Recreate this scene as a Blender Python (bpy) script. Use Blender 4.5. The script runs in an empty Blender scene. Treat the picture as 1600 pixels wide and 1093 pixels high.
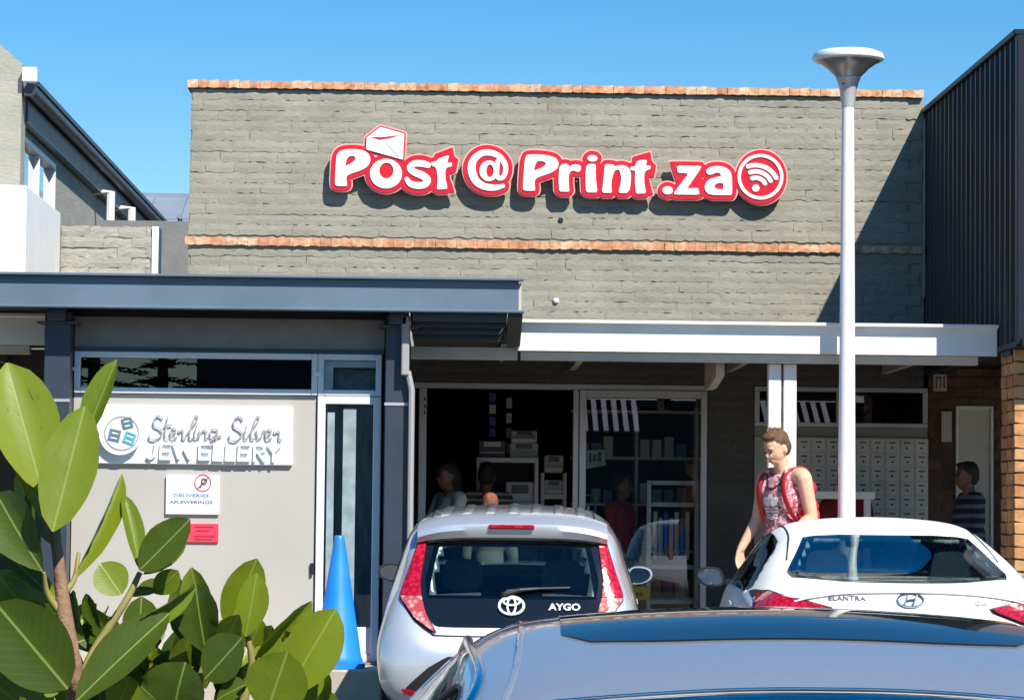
import bpy, bmesh, math, random
import numpy as np
from mathutils import Vector, Matrix, noise as mnoise
from mathutils.bvhtree import BVHTree
from mathutils.geometry import tessellate_polygon

random.seed(7)
rad = math.radians
SC = bpy.context.scene
COL = SC.collection

# ------------------------------------------------------------------ camera
cam = bpy.data.cameras.new('camera')
cam.sensor_width = 36.0
cam.lens = 36.0 * 4500 / 1600
cam.clip_start = 0.1
cam.clip_end = 3000
camo = bpy.data.objects.new('camera', cam)
COL.objects.link(camo)
YAW, PITCH, ROLL = rad(1.3), math.atan(268.5 / 4500), rad(0.6)
camo.matrix_world = (Matrix.Translation((-0.533, -23.494, 1.0)) @ Matrix.Rotation(-YAW, 4, 'Z')
                     @ Matrix.Rotation(math.pi / 2 + PITCH, 4, 'X') @ Matrix.Rotation(ROLL, 4, 'Z'))
SC.camera = camo

# ------------------------------------------------------------------ daylight
T_EL, T_AZ = 1.22, 0.60            # sun: drop and sideways shift per metre away from the shop fronts
sun_dir = Vector((T_AZ, -1.0, T_EL)).normalized()       # from the scene towards the sun
SUN_EL = math.asin(sun_dir.z)
world = bpy.data.worlds.new('World')
SC.world = world
world.use_nodes = True
wn = world.node_tree.nodes
wl = world.node_tree.links
wn.clear()
sky = wn.new('ShaderNodeTexSky')
sky.sky_type = 'NISHITA'
sky.sun_disc = False
sky.sun_elevation = SUN_EL
sky.sun_rotation = math.atan2(sun_dir.x, sun_dir.y)
sky.altitude = 0
sky.air_density = 1.0
sky.dust_density = 0.15
sky.ozone_density = 3.0
hs = wn.new('ShaderNodeHueSaturation')
hs.inputs['Saturation'].default_value = 1.48
bg = wn.new('ShaderNodeBackground')
bg.inputs['Strength'].default_value = 0.094
wo = wn.new('ShaderNodeOutputWorld')
wl.new(sky.outputs[0], hs.inputs['Color'])
wl.new(hs.outputs[0], bg.inputs[0])
wl.new(bg.outputs[0], wo.inputs[0])
sun = bpy.data.lights.new('sun', 'SUN')
sun.energy = 5.0
sun.angle = rad(0.5)
sun.color = (1.0, 0.95, 0.87)
suno = bpy.data.objects.new('sun', sun)
COL.objects.link(suno)
suno.rotation_euler = sun_dir.to_track_quat('Z', 'Y').to_euler()
suno.location = (6, -12, 14)
SC.view_settings.view_transform = 'Standard'
SC.view_settings.look = 'None'
SC.view_settings.exposure = 0.55
SC.view_settings.gamma = 1
SC.view_settings.use_curve_mapping = False
SC.cycles.max_bounces = 8
SC.cycles.transparent_max_bounces = 16
SC.cycles.caustics_reflective = False
SC.cycles.caustics_refractive = False
SC.cycles.sample_clamp_indirect = 4

# ------------------------------------------------------------------ mesh helpers
class MB:
    def __init__(s):
        s.v, s.f, s.m = [], [], []
    def add(s, vs, fs, mi=0):
        n = len(s.v)
        s.v.extend([tuple(p) for p in vs])
        s.f.extend([tuple(i + n for i in q) for q in fs])
        s.m.extend([mi] * len(fs))
        return s
    def box(s, x0, x1, y0, y1, z0, z1, mi=0):
        v = [(x0, y0, z0), (x1, y0, z0), (x1, y1, z0), (x0, y1, z0), (x0, y0, z1), (x1, y0, z1), (x1, y1, z1), (x0, y1, z1)]
        f = [(0, 3, 2, 1), (4, 5, 6, 7), (0, 1, 5, 4), (1, 2, 6, 5), (2, 3, 7, 6), (3, 0, 4, 7)]
        return s.add(v, f, mi)
    def bbox(s, x0, x1, y0, y1, z0, z1, b=0.008, mi=0):
        # box with chamfered edges
        xs, ys, zs = (x0, x0 + b, x1 - b, x1), (y0, y0 + b, y1 - b, y1), (z0, z0 + b, z1 - b, z1)
        v = []
        def q(i, j, k):
            v.append((xs[i], ys[j], zs[k])); return len(v) - 1
        F = {}
        for ax in range(3):
            for sd in (0, 3):
                c = []
                for a, bb in ((1, 1), (2, 1), (2, 2), (1, 2)):
                    ii = [0, 0, 0]; ii[ax] = sd
                    o = [t for t in range(3) if t != ax]
                    ii[o[0]] = a; ii[o[1]] = bb
                    c.append(q(*ii))
                F[(ax, sd)] = c
        fs = list(F.values())
        bm = bmesh.new()
        bv = [bm.verts.new(p) for p in v]
        r = bmesh.ops.convex_hull(bm, input=bv)
        bm.normal_update()
        vi = {x: i for i, x in enumerate(bm.verts)}
        s.add([x.co[:] for x in bm.verts], [[vi[x] for x in fc.verts] for fc in bm.faces], mi)
        bm.free()
        return s
    def tube(s, pts, r, n=8, caps=True, mi=0, flat=1.0):
        pts = [Vector(p) for p in pts]
        rr = r if isinstance(r, (list, tuple)) else [r] * len(pts)
        base = []
        up = None
        for i, p in enumerate(pts):
            d = (pts[min(i + 1, len(pts) - 1)] - pts[max(i - 1, 0)]).normalized()
            if up is None:
                up = Vector((0, 0, 1)) if abs(d.z) < 0.9 else Vector((1, 0, 0))
            a = d.cross(up)
            if a.length < 1e-5: a = d.orthogonal()
            a.normalize()
            b = a.cross(d).normalized(); up = b
            for k in range(n):
                t = 2 * math.pi * k / n
                base.append(p + a * math.cos(t) * rr[i] + b * math.sin(t) * rr[i] * flat)
        fs = []
        m = len(pts)
        for i in range(m - 1):
            for k in range(n):
                k2 = (k + 1) % n
                fs.append((i * n + k, i * n + k2, (i + 1) * n + k2, (i + 1) * n + k))
        if caps:
            fs.append(tuple(range(n - 1, -1, -1)))
            fs.append(tuple((m - 1) * n + k for k in range(n)))
        return s.add(base, fs, mi)
    def lathe(s, prof, c=(0, 0, 0), n=24, mi=0):
        vs, fs = [], []
        for (r, z) in prof:
            for k in range(n):
                t = 2 * math.pi * k / n
                vs.append((c[0] + r * math.cos(t), c[1] + r * math.sin(t), c[2] + z))
        for i in range(len(prof) - 1):
            for k in range(n):
                k2 = (k + 1) % n
                fs.append((i * n + k, i * n + k2, (i + 1) * n + k2, (i + 1) * n + k))
        fs.append(tuple(range(n - 1, -1, -1)))
        fs.append(tuple((len(prof) - 1) * n + k for k in range(n)))
        return s.add(vs, fs, mi)
    def ell(s, c, r, n=16, m=10, mi=0, rot=None):
        vs, fs = [], []
        R = rot.to_matrix() if rot is not None else None
        for j in range(m + 1):
            ph = math.pi * j / m
            for k in range(n):
                t = 2 * math.pi * k / n
                p = Vector((r[0] * math.sin(ph) * math.cos(t), r[1] * math.sin(ph) * math.sin(t), r[2] * math.cos(ph)))
                if R is not None: p = R @ p
                vs.append((c[0] + p.x, c[1] + p.y, c[2] + p.z))
        for j in range(m):
            for k in range(n):
                k2 = (k + 1) % n
                fs.append((j * n + k, (j + 1) * n + k, (j + 1) * n + k2, j * n + k2))
        return s.add(vs, fs, mi)
    def loops(s, loops, fn, d0, d1, mi=0):
        # closed plane outlines (first = outer, rest = holes) given a thickness; fn(u, v, d) -> point
        tri = tessellate_polygon([[Vector((p[0], p[1], 0)) for p in L] for L in loops])
        flat = [p for L in loops for p in L]
        n = len(flat)
        vs = [fn(p[0], p[1], d1) for p in flat] + [fn(p[0], p[1], d0) for p in flat]
        fs = [tuple(t) for t in tri] + [tuple(n + i for i in reversed(t)) for t in tri]
        k = 0
        for L in loops:
            m = len(L)
            for i in range(m):
                a, b = k + i, k + (i + 1) % m
                fs.append((a, b, n + b, n + a))
            k += m
        return s.add(vs, fs, mi)
    def stroke(s, pts, r, fn, d0, d1, sub=6, mi=0):
        # thick pen stroke with round ends, built as a strip
        C = catmull([(p[0], p[1], (r[i] if isinstance(r, (list, tuple)) else r)) for i, p in enumerate(pts)], sub)
        ext0, ext1 = [], []
        d0v = Vector((C[0].x - C[1].x, C[0].y - C[1].y)).normalized(); d1v = Vector((C[-1].x - C[-2].x, C[-1].y - C[-2].y)).normalized()
        for t in (.92, .7, .38):
            ext0.append(Vector((C[0].x + d0v.x * C[0].z * t, C[0].y + d0v.y * C[0].z * t, C[0].z * math.sqrt(1 - t * t))))
            ext1.append(Vector((C[-1].x + d1v.x * C[-1].z * t, C[-1].y + d1v.y * C[-1].z * t, C[-1].z * math.sqrt(1 - t * t))))
        C = ext0 + C + ext1[::-1]
        V = []
        for i, p in enumerate(C):
            a, b = C[max(i - 1, 0)], C[min(i + 1, len(C) - 1)]
            d = Vector((b.x - a.x, b.y - a.y)).normalized()
            l, q = (p.x - d.y * p.z, p.y + d.x * p.z), (p.x + d.y * p.z, p.y - d.x * p.z)
            V += [fn(*l, d1), fn(*q, d1), fn(*l, d0), fn(*q, d0)]
        F = []
        m = len(C)
        for i in range(m - 1):
            a, b = i * 4, i * 4 + 4
            F += [(a, b, b + 1, a + 1), (a + 2, a + 3, b + 3, b + 2), (a, a + 2, b + 2, b), (a + 1, b + 1, b + 3, a + 3)]
        F += [(0, 1, 3, 2), ((m - 1) * 4, (m - 1) * 4 + 2, (m - 1) * 4 + 3, (m - 1) * 4 + 1)]
        return s.add(V, F, mi)
    def mesh(s, name, fix=True):
        me = bpy.data.meshes.new(name)
        me.from_pydata([tuple(p) for p in s.v], [], s.f)
        if len(set(s.m)) > 1:
            me.polygons.foreach_set('material_index', s.m)
        me.update()
        if fix:
            bm = bmesh.new(); bm.from_mesh(me)
            bmesh.ops.recalc_face_normals(bm, faces=bm.faces)
            bm.to_mesh(me); bm.free()
        return me

def finish(o, parent):
    COL.objects.link(o)
    if parent is not None:
        o.parent = parent
        if parent.get('_w'):
            o.matrix_parent_inverse = Matrix.Translation(parent.location).inverted()
    return o

def smooth_by_angle(me, ang=35):
    bm = bmesh.new(); bm.from_mesh(me)
    lim = rad(ang)
    for f in bm.faces: f.smooth = True
    for e in bm.edges:
        if len(e.link_faces) == 2:
            e.smooth = e.calc_face_angle(0) < lim
    bm.to_mesh(me); bm.free()

def obj(name, mb, mats, parent=None, smooth=0, fix=True):
    me = mb.mesh(name, fix) if isinstance(mb, MB) else mb
    for m in (mats if isinstance(mats, (list, tuple)) else [mats]):
        me.materials.append(m)
    if smooth: smooth_by_angle(me, smooth)
    return finish(bpy.data.objects.new(name, me), parent)

def inst(name, me, parent, loc=(0, 0, 0), rot=None, scale=None):
    o = bpy.data.objects.new(name, me)
    finish(o, parent)
    o.location = loc
    if rot is not None: o.rotation_euler = rot
    if scale is not None: o.scale = scale
    return o

def tag(o, label, cat, group=None, kind=None):
    if label: o['label'] = label
    if cat: o['category'] = cat
    if group: o['group'] = group
    if kind: o['kind'] = kind
    return o

def thing(name, label, cat, loc=(0, 0, 0), rot=(0, 0, 0), group=None, worldparts=True):
    o = bpy.data.objects.new(name, None)
    COL.objects.link(o)
    o.empty_display_size = 0.1
    o.location = loc
    o.rotation_euler = rot
    if worldparts: o['_w'] = 1
    return tag(o, label, cat, group)

def structure(o):
    o['kind'] = 'structure'
    return o

def text_mesh(body, size, extrude=0.002, align='CENTER', shear=0.0, spacing=1.0, bold=0.0):
    cu = bpy.data.curves.new('lettering', 'FONT')
    cu.body = body; cu.size = size; cu.extrude = extrude; cu.align_x = align; cu.align_y = 'CENTER'
    cu.shear = shear; cu.space_character = spacing; cu.offset = bold; cu.resolution_u = 3
    o = bpy.data.objects.new('lettering', cu)
    COL.objects.link(o)
    dg = bpy.context.evaluated_depsgraph_get()
    me = bpy.data.meshes.new_from_object(o.evaluated_get(dg))
    bpy.data.objects.remove(o)
    bpy.data.curves.remove(cu)
    me.name = 'lettering'
    return me

def remeshed(mb, voxel, smooth_it=4):
    # one continuous skin over overlapping closed volumes
    me = mb.mesh('skin')
    o = bpy.data.objects.new('skin', me); COL.objects.link(o)
    m = o.modifiers.new('r', 'REMESH'); m.mode = 'VOXEL'; m.voxel_size = voxel
    s = o.modifiers.new('s', 'SMOOTH'); s.factor = 0.5; s.iterations = smooth_it
    dg = bpy.context.evaluated_depsgraph_get()
    out = bpy.data.meshes.new_from_object(o.evaluated_get(dg))
    bpy.data.objects.remove(o)
    for p in out.polygons: p.use_smooth = True
    return out

def cap(mb, a, b, ra, rb, n=12, flat=None):
    # closed tapered capsule from a to b
    a, b = Vector(a), Vector(b)
    d = (b - a); L = d.length; d.normalize()
    pts, rr = [], []
    for t in (-0.98, -0.8, -0.45, 0):
        pts.append(a + d * ra * t); rr.append(ra * math.sqrt(1 - t * t))
    for t in (0, 0.45, 0.8, 0.98):
        pts.append(b + d * rb * t); rr.append(rb * math.sqrt(1 - t * t))
    mb.tube(pts, rr, n)

# ------------------------------------------------------------------ material helpers
def lamp_lens(name, cols, scale=42):
    m = bpy.data.materials.new(name); m.use_nodes = True
    N, L = m.node_tree.nodes, m.node_tree.links
    b = N['Principled BSDF']; b.inputs['Roughness'].default_value = .12; b.inputs['Coat Weight'].default_value = 1.0; b.inputs['Coat Roughness'].default_value = .03
    tc = N.new('ShaderNodeTexCoord'); v = N.new('ShaderNodeTexVoronoi'); v.inputs['Scale'].default_value = scale
    cr = N.new('ShaderNodeValToRGB'); e = cr.color_ramp.elements
    e[0].position = .10; e[0].color = (*cols[2], 1); e[1].position = .62; e[1].color = (*cols[0], 1)
    k = e.new(.34); k.color = (*cols[1], 1)
    bp = N.new('ShaderNodeBump'); bp.inputs['Strength'].default_value = .08; bp.inputs['Distance'].default_value = .01
    L.new(tc.outputs['Object'], v.inputs['Vector']); L.new(v.outputs['Distance'], cr.inputs[0]); L.new(cr.outputs[0], b.inputs['Base Color'])
    L.new(v.outputs['Distance'], bp.inputs['Height']); L.new(bp.outputs[0], b.inputs['Normal'])
    return m
MATS = {}
def mat(name, col, rough=0.6, metal=0.0, var=0.0, vscale=8.0, bump=0.0, bscale=60.0, spec=0.5, coat=0.0, alpha=1.0,
        stretch=(1, 1, 1), emit=None, dirt=0.0, dscale=2.0, coords='Object', detail=4.0):
    if name in MATS: return MATS[name]
    m = bpy.data.materials.new(name); m.use_nodes = True
    nt = m.node_tree; N, L = nt.nodes, nt.links
    b = N['Principled BSDF']
    b.inputs['Base Color'].default_value = (*col, 1)
    b.inputs['Roughness'].default_value = rough
    b.inputs['Metallic'].default_value = metal
    b.inputs['Specular IOR Level'].default_value = spec
    if coat:
        b.inputs['Coat Weight'].default_value = coat
        b.inputs['Coat Roughness'].default_value = 0.03
    if emit:
        b.inputs['Emission Color'].default_value = (*emit[0], 1); b.inputs['Emission Strength'].default_value = emit[1]
    tc = N.new('ShaderNodeTexCoord'); mp = N.new('ShaderNodeMapping')
    mp.inputs['Scale'].default_value = stretch
    if coords == 'World':
        g = N.new('ShaderNodeNewGeometry'); L.new(g.outputs['Position'], mp.inputs[0])
    else:
        L.new(tc.outputs[coords], mp.inputs[0])
    last = None
    if var:
        n = N.new('ShaderNodeTexNoise'); n.inputs['Scale'].default_value = vscale; n.inputs['Detail'].default_value = detail
        L.new(mp.outputs[0], n.inputs['Vector'])
        r = N.new('ShaderNodeMapRange'); r.inputs[1].default_value = 0.3; r.inputs[2].default_value = 0.7
        r.inputs[3].default_value = 1 - var; r.inputs[4].default_value = 1 + var
        L.new(n.outputs[0], r.inputs[0])
        mx = N.new('ShaderNodeMix'); mx.data_type = 'RGBA'; mx.blend_type = 'MULTIPLY'; mx.inputs[0].default_value = 1
        mx.inputs[6].default_value = (*col, 1)
        L.new(r.outputs[0], mx.inputs[7])
        last = mx.outputs[2]
    if dirt:
        n2 = N.new('ShaderNodeTexNoise'); n2.inputs['Scale'].default_value = dscale; n2.inputs['Detail'].default_value = 8; n2.inputs['Roughness'].default_value = 0.65
        L.new(mp.outputs[0], n2.inputs['Vector'])
        r2 = N.new('ShaderNodeMapRange'); r2.inputs[1].default_value = 0.5; r2.inputs[2].default_value = 0.72; r2.inputs[3].default_value = 0; r2.inputs[4].default_value = dirt
        L.new(n2.outputs[0], r2.inputs[0])
        m2 = N.new('ShaderNodeMix'); m2.data_type = 'RGBA'
        m2.inputs[7].default_value = (0.16, 0.14, 0.11, 1)
        if last is None: m2.inputs[6].default_value = (*col, 1)
        else: L.new(last, m2.inputs[6])
        L.new(r2.outputs[0], m2.inputs[0])
        last = m2.outputs[2]
    if last is not None: L.new(last, b.inputs['Base Color'])
    if bump:
        n3 = N.new('ShaderNodeTexNoise'); n3.inputs['Scale'].default_value = bscale; n3.inputs['Detail'].default_value = 5
        L.new(mp.outputs[0], n3.inputs['Vector'])
        bp = N.new('ShaderNodeBump'); bp.inputs['Strength'].default_value = bump; bp.inputs['Distance'].default_value = 0.01
        L.new(n3.outputs[0], bp.inputs['Height']); L.new(bp.outputs[0], b.inputs['Normal'])
    MATS[name] = m
    return m

def glass(name, tint=(0.6, 0.7, 0.7), see=0.7, rough=0.0, refl=1.9):
    # flat window glass: tinted straight-through light plus mirror reflection by angle
    if name in MATS: return MATS[name]
    m = bpy.data.materials.new(name); m.use_nodes = True
    N, L = m.node_tree.nodes, m.node_tree.links
    N.clear()
    o = N.new('ShaderNodeOutputMaterial'); t = N.new('ShaderNodeBsdfTransparent'); g = N.new('ShaderNodeBsdfGlossy')
    t.inputs[0].default_value = (tint[0] * see, tint[1] * see, tint[2] * see, 1)
    g.inputs['Roughness'].default_value = rough
    g.inputs['Color'].default_value = (0.95, 0.97, 1, 1)
    fr = N.new('ShaderNodeFresnel'); fr.inputs[0].default_value = 1.482
    mr = N.new('ShaderNodeMath'); mr.operation = 'MULTIPLY'; mr.inputs[1].default_value = refl; mr.use_clamp = True
    mx = N.new('ShaderNodeMixShader')
    L.new(fr.outputs[0], mr.inputs[0]); L.new(mr.outputs[0], mx.inputs[0]); L.new(t.outputs[0], mx.inputs[1]); L.new(g.outputs[0], mx.inputs[2]); L.new(mx.outputs[0], o.inputs[0])
    MATS[name] = m
    return m

def carpaint(name, col, metal=0.6, rough=0.35, flake=0.06, dust=0.0):
    if name in MATS: return MATS[name]
    m = mat(name, col, rough, metal, var=flake, vscale=900.0, coat=1.0, dirt=dust, dscale=26)
    return m
# ------------------------------------------------------------------ materials of the place
M_wall = mat('bagged_brick_paint', (0.290, 0.276, 0.218), 0.8, var=0.12, vscale=2.4, bump=0.42, bscale=26.0, stretch=(1, 1, 1.8), coords='World', dirt=0.24, dscale=1.1, detail=6)
M_wall2 = mat('pale_bagged_paint', (0.34, 0.325, 0.27), 0.75, var=0.10, vscale=3.0, bump=0.7, bscale=20.0, stretch=(1, 1, 2.5), coords='World')
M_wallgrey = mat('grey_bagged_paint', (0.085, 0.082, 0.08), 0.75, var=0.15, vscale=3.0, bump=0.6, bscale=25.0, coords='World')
M_cop = [mat('coping_brick_%d' % i, c, 0.85, var=0.3, vscale=22.0, bump=0.5, bscale=60, coords='World') for i, c in enumerate(
    ((0.56, 0.27, 0.14), (0.62, 0.35, 0.20), (0.52, 0.23, 0.12), (0.64, 0.42, 0.27)))]
M_face = [mat('face_brick_%d' % i, c, 0.85, var=0.25, vscale=11.0, bump=0.45, bscale=45, coords='World') for i, c in enumerate(
    ((0.44, 0.19, 0.075), (0.50, 0.24, 0.095), (0.38, 0.15, 0.06), (0.52, 0.28, 0.12)))]
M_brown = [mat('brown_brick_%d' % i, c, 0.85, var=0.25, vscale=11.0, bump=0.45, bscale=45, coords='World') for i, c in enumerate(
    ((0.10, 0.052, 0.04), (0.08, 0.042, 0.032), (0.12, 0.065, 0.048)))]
M_mortar = mat('dark_mortar', (0.10, 0.085, 0.07), 0.95, var=0.2, vscale=30, bump=0.4)
M_white = mat('white_paint', (0.80, 0.80, 0.78), 0.45, var=0.03, vscale=4, dirt=0.10, dscale=3.0, coords='World')
M_beige = mat('beige_paint', (0.50, 0.45, 0.38), 0.55, var=0.06, vscale=5, coords='World')
M_alu = mat('satin_aluminium', (0.50, 0.50, 0.52), 0.38, 0.35, var=0.06, vscale=5, coords='World')
M_whitealu = mat('white_aluminium', (0.78, 0.79, 0.80), 0.35, 0.0, var=0.03, vscale=5, dirt=0.06, dscale=5, coords='World')
M_navy = mat('slate_blue_steel', (0.118, 0.168, 0.225), 0.42, 0.0, var=0.10, vscale=2.5, dirt=0.10, dscale=4, coords='World')
M_dknavy = mat('dark_blue_steel', (0.030, 0.042, 0.062), 0.45, 0.0, var=0.12, vscale=4, coords='World')
M_black = mat('black_steel', (0.012, 0.013, 0.016), 0.5, var=0.1, vscale=6)
M_clad = mat('dark_cladding', (0.010, 0.013, 0.022), 0.45, 0.0, spec=0.3, var=0.12, vscale=3, coords='World')
M_greige = mat('greige_panel', (0.44, 0.415, 0.37), 0.6, var=0.035, vscale=1.8, coords='World', dirt=0.08, dscale=1.2)
M_lintel = mat('grey_lintel_plaster', (0.28, 0.27, 0.25), 0.8, var=0.10, vscale=7, bump=0.3, bscale=40, coords='World')
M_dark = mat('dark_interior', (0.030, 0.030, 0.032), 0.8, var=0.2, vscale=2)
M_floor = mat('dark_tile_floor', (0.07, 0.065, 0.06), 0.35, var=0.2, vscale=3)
M_conc = mat('pale_concrete', (0.50, 0.44, 0.34), 0.9, var=0.14, vscale=5, bump=0.35, bscale=90, dirt=0.35, dscale=2.2, coords='World')
M_asph = mat('parking_asphalt', (0.065, 0.064, 0.062), 0.9, var=0.25, vscale=3, bump=0.5, bscale=240, dirt=0.25, dscale=0.6, coords='World')
M_mail = mat('mailbox_paint', (0.60, 0.59, 0.57), 0.45, 0.0, var=0.08, vscale=9, coords='World')
M_roof = mat('grey_roof_sheet', (0.22, 0.26, 0.31), 0.5, 0.1, var=0.1, vscale=2)
G_shop = glass('shop_glass', (0.92, 0.95, 0.95), 0.97, refl=1.5)
G_win = glass('dark_window_glass', (0.5, 0.55, 0.55), 0.55)

# ------------------------------------------------------------------ ground, kerb, pavement
def ground_z(y):
    if y < -18: return -0.62
    if y > -4: return -0.27
    return -0.27 - 0.025 * (-4 - y)
mb = MB()
ys = [-400, -120, -60, -30, -18, -14, -11, -8, -6, -4, 8, 60, 400]
xs = [-400, -60, -20, -8, 0, 8, 20, 60, 400]
vs = [(x, y, ground_z(y)) for y in ys for x in xs]
nx = len(xs)
mb.add(vs, [(j * nx + i, j * nx + i + 1, (j + 1) * nx + i + 1, (j + 1) * nx + i) for j in range(len(ys) - 1) for i in range(nx - 1)])
g = structure(obj('ground', mb, M_asph)); tag(g, 'grey asphalt parking area sloping up to the shops', 'ground')
mb = MB()
for k, (x, a, b) in enumerate(((-1.95, -9.0, -4.35), (0.72, -9.0, -3.8), (3.2, -9.0, -3.8), (5.7, -9.0, -3.8))):
    n = 6
    for i in range(n):
        y0, y1 = a + (b - a) * i / n, a + (b - a) * (i + 1) / n
        mb.add([(x - .05, y0, ground_z(y0) + .004), (x + .05, y0, ground_z(y0) + .004), (x + .05, y1, ground_z(y1) + .004), (x - .05, y1, ground_z(y1) + .004)], [(0, 1, 2, 3)])
p = structure(obj('parking_lines', mb, mat('road_paint', (0.7, 0.7, 0.66), 0.7, var=0.15, vscale=20, dirt=0.4, dscale=8, coords='World')))
tag(p, 'white painted bay lines on the parking asphalt', 'road marking')
mb = MB()
mb.box(-9, 9, -3.58, 0.2, -0.3, 0.0)
mb.box(-9, -0.93, -4.16, -3.581, -0.3, 0.001)
pv = structure(obj('pavement', mb, M_conc)); tag(pv, 'pale concrete pavement in front of the shops', 'pavement')
stone = MB().bbox(-.445, .445, -.07, .07, -.30, .012, .014).mesh('kerb_stone'); stone.materials.append(M_conc)
for i in range(8):
    inst('kerb_stone', stone, pv, (-1.38 - i * .9, -4.23, 0))
for i in range(9):
    inst('kerb_stone', stone, pv, (-.41 + i * .9, -3.655, 0))

# ------------------------------------------------------------------ brick making
def brick_variants(name, w, h, d, n, jit, mats, nx=4, nz=2, edge=0.35, flat=1.0):
    out = []
    for k in range(n):
        mb = MB()
        V = []
        dy = random.uniform(-jit, jit) * flat
        tl = random.uniform(-jit, jit) * .8 * flat
        tz = random.uniform(-jit, jit) * .8
        for j in range(nz + 1):
            for i in range(nx + 1):
                u, v = i / nx - .5, j / nz - .5
                e = (abs(u) > .49) or (abs(v) > .49)
                y = dy + tl * u + tz * v + random.uniform(-jit, jit) * .45 + (jit * edge if e else -jit * .2)
                V.append((u * w + (random.uniform(-1, 1) * h * .05 if e else 0), y, v * h + (random.uniform(-1, 1) * h * .09 if e else 0)))
        nf = len(V)
        V += [(p[0], d, p[2]) for p in V]
        F = []
        row = nx + 1
        for j in range(nz):
            for i in range(nx):
                a = j * row + i
                F.append((a, a + 1, a + row + 1, a + row))
        ring = [i for i in range(row)] + [j * row + nx for j in range(1, nz + 1)] + [nz * row + i for i in range(nx - 1, -1, -1)] + [j * row for j in range(nz - 1, 0, -1)]
        for i in range(len(ring)):
            a, b = ring[i], ring[(i + 1) % len(ring)]
            F.append((b, a, a + nf, b + nf))
        mb.add(V, F)
        me = mb.mesh(name)
        me.materials.append(mats[k % len(mats)])
        out.append(me)
    return out

def join_meshes(name, items, mats):
    # items: (mesh, Matrix); one mesh object's data
    mb = MB()
    for me, M in items:
        mi = mats.index(me.materials[0])
        mb.add([M @ v.co for v in me.vertices], [tuple(p.vertices) for p in me.polygons], mi)
    me = mb.mesh(name, fix=False)
    for m in mats: me.materials.append(m)
    return me

# ------------------------------------------------------------------ post shop
post = thing('post_shop_building', 'flat fronted painted brick shop with orange brick coping behind the parked cars', 'building', (0.4, 0.1, 0))
XL, XR = -2.65, 3.378
wall = obj('wall', MB().box(XL, XR, .012, .25, 2.36, 4.515), M_wall, post)
mb = MB()
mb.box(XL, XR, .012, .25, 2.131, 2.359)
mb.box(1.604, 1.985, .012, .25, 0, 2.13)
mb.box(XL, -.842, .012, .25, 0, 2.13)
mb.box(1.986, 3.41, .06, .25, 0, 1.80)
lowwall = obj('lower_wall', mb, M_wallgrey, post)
BV = brick_variants('brick', .2366, .0862, .03, 24, .0028, [M_wall], 6, 2, .8, .25)
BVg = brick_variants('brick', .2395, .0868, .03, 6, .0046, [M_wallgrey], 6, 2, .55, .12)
items = []
zc = 4.515 - .043
row = 0
rnd = random.Random(3)
while zc > 2.15:
    if not (3.215 < zc < 3.31):
        off = (row % 2) * .118 + rnd.uniform(-.02, .02)
        x = XL + .118 - off
        while x < XR - .05:
            x0, x1 = max(x - .1178, XL - .004), min(x + .1178, XR)
            if x1 - x0 > .05:
                M = Matrix.Translation(((x0 + x1) / 2, .0045 * mnoise.noise((x * .55, row * 7.3, 0)) + rnd.uniform(-.0007, .0007), zc + .003 * mnoise.noise((x * .6, row * 3.1, 5)))) @ Matrix.Rotation(rnd.uniform(-.006, .006), 4, 'Y') @ Matrix.Diagonal(((x1 - x0) / .2355, 1, 1, 1))
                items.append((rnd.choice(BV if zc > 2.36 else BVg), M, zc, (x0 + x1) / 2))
            x += .2355
    zc -= .0854
    row += 1
own = [it for it in items if 3.34 < it[2] < 4.3 and -2.7 < it[3] < 3.3]
own.sort(key=lambda it: (abs(it[3] + 1.2) * .5 if it[3] < 3 else 9))
own = own[:296]
ids = set(id(i) for i in own)
for it in own:
    loc, rot, sca = it[1].decompose()
    inst('brick', it[0], wall, loc, rot.to_euler(), sca)
rest = [(it[0], it[1]) for it in items if id(it) not in ids and it[2] > 2.36]
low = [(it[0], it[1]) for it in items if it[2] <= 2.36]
zc = 2.09; row = 0
while zc > 0:
    for k in range(2):
        w = (.19, .19) if row % 2 else (.07, .30)
        x0 = 1.604 + (0 if k == 0 else w[0])
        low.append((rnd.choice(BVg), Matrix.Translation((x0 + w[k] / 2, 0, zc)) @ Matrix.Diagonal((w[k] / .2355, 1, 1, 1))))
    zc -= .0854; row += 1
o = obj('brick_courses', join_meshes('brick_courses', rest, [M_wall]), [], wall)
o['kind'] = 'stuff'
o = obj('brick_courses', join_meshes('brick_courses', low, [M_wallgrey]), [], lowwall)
o['kind'] = 'stuff'

CV = brick_variants('coping_brick', .0838, .060, .26, 10, .003, M_cop, 2, 2)
CV2 = brick_variants('band_brick', .0838, .062, .05, 10, .003, M_cop, 2, 2)
cop = obj('coping', MB().box(XL - .03, XR - .03, -.016, .27, 4.515, 4.526), M_mortar, post)
bnd = obj('brick_band', MB().box(XL - .03, XR - .02, -.014, .013, 3.234, 3.292), M_mortar, post)
n = 71
for i in range(n):
    x = XL - .03 + (i + .5) * (XR - XL + .02) / n
    inst('coping_brick', rnd.choice(CV), cop, (x, -.032 + rnd.uniform(-.002, .002), 4.553 + rnd.uniform(-.0015, .0015)), (0, rnd.uniform(-.012, .012), 0))
    inst('band_brick', rnd.choice(CV2), bnd, (x, -.030 + rnd.uniform(-.002, .002), 3.262 + rnd.uniform(-.0015, .0015)), (0, rnd.uniform(-.012, .012), 0))
obj('wall_vent', MB().lathe([(0.001, 0), (.021, 0), (.022, .006), (.018, .010), (.012, .010)], n=12), M_black, post)
bpy.data.objects['wall_vent'].matrix_parent_inverse = Matrix.Translation(post.location).inverted() @ Matrix.Translation((.388, -.002, 3.471)) @ Matrix.Rotation(rad(90), 4, 'X')
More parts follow.
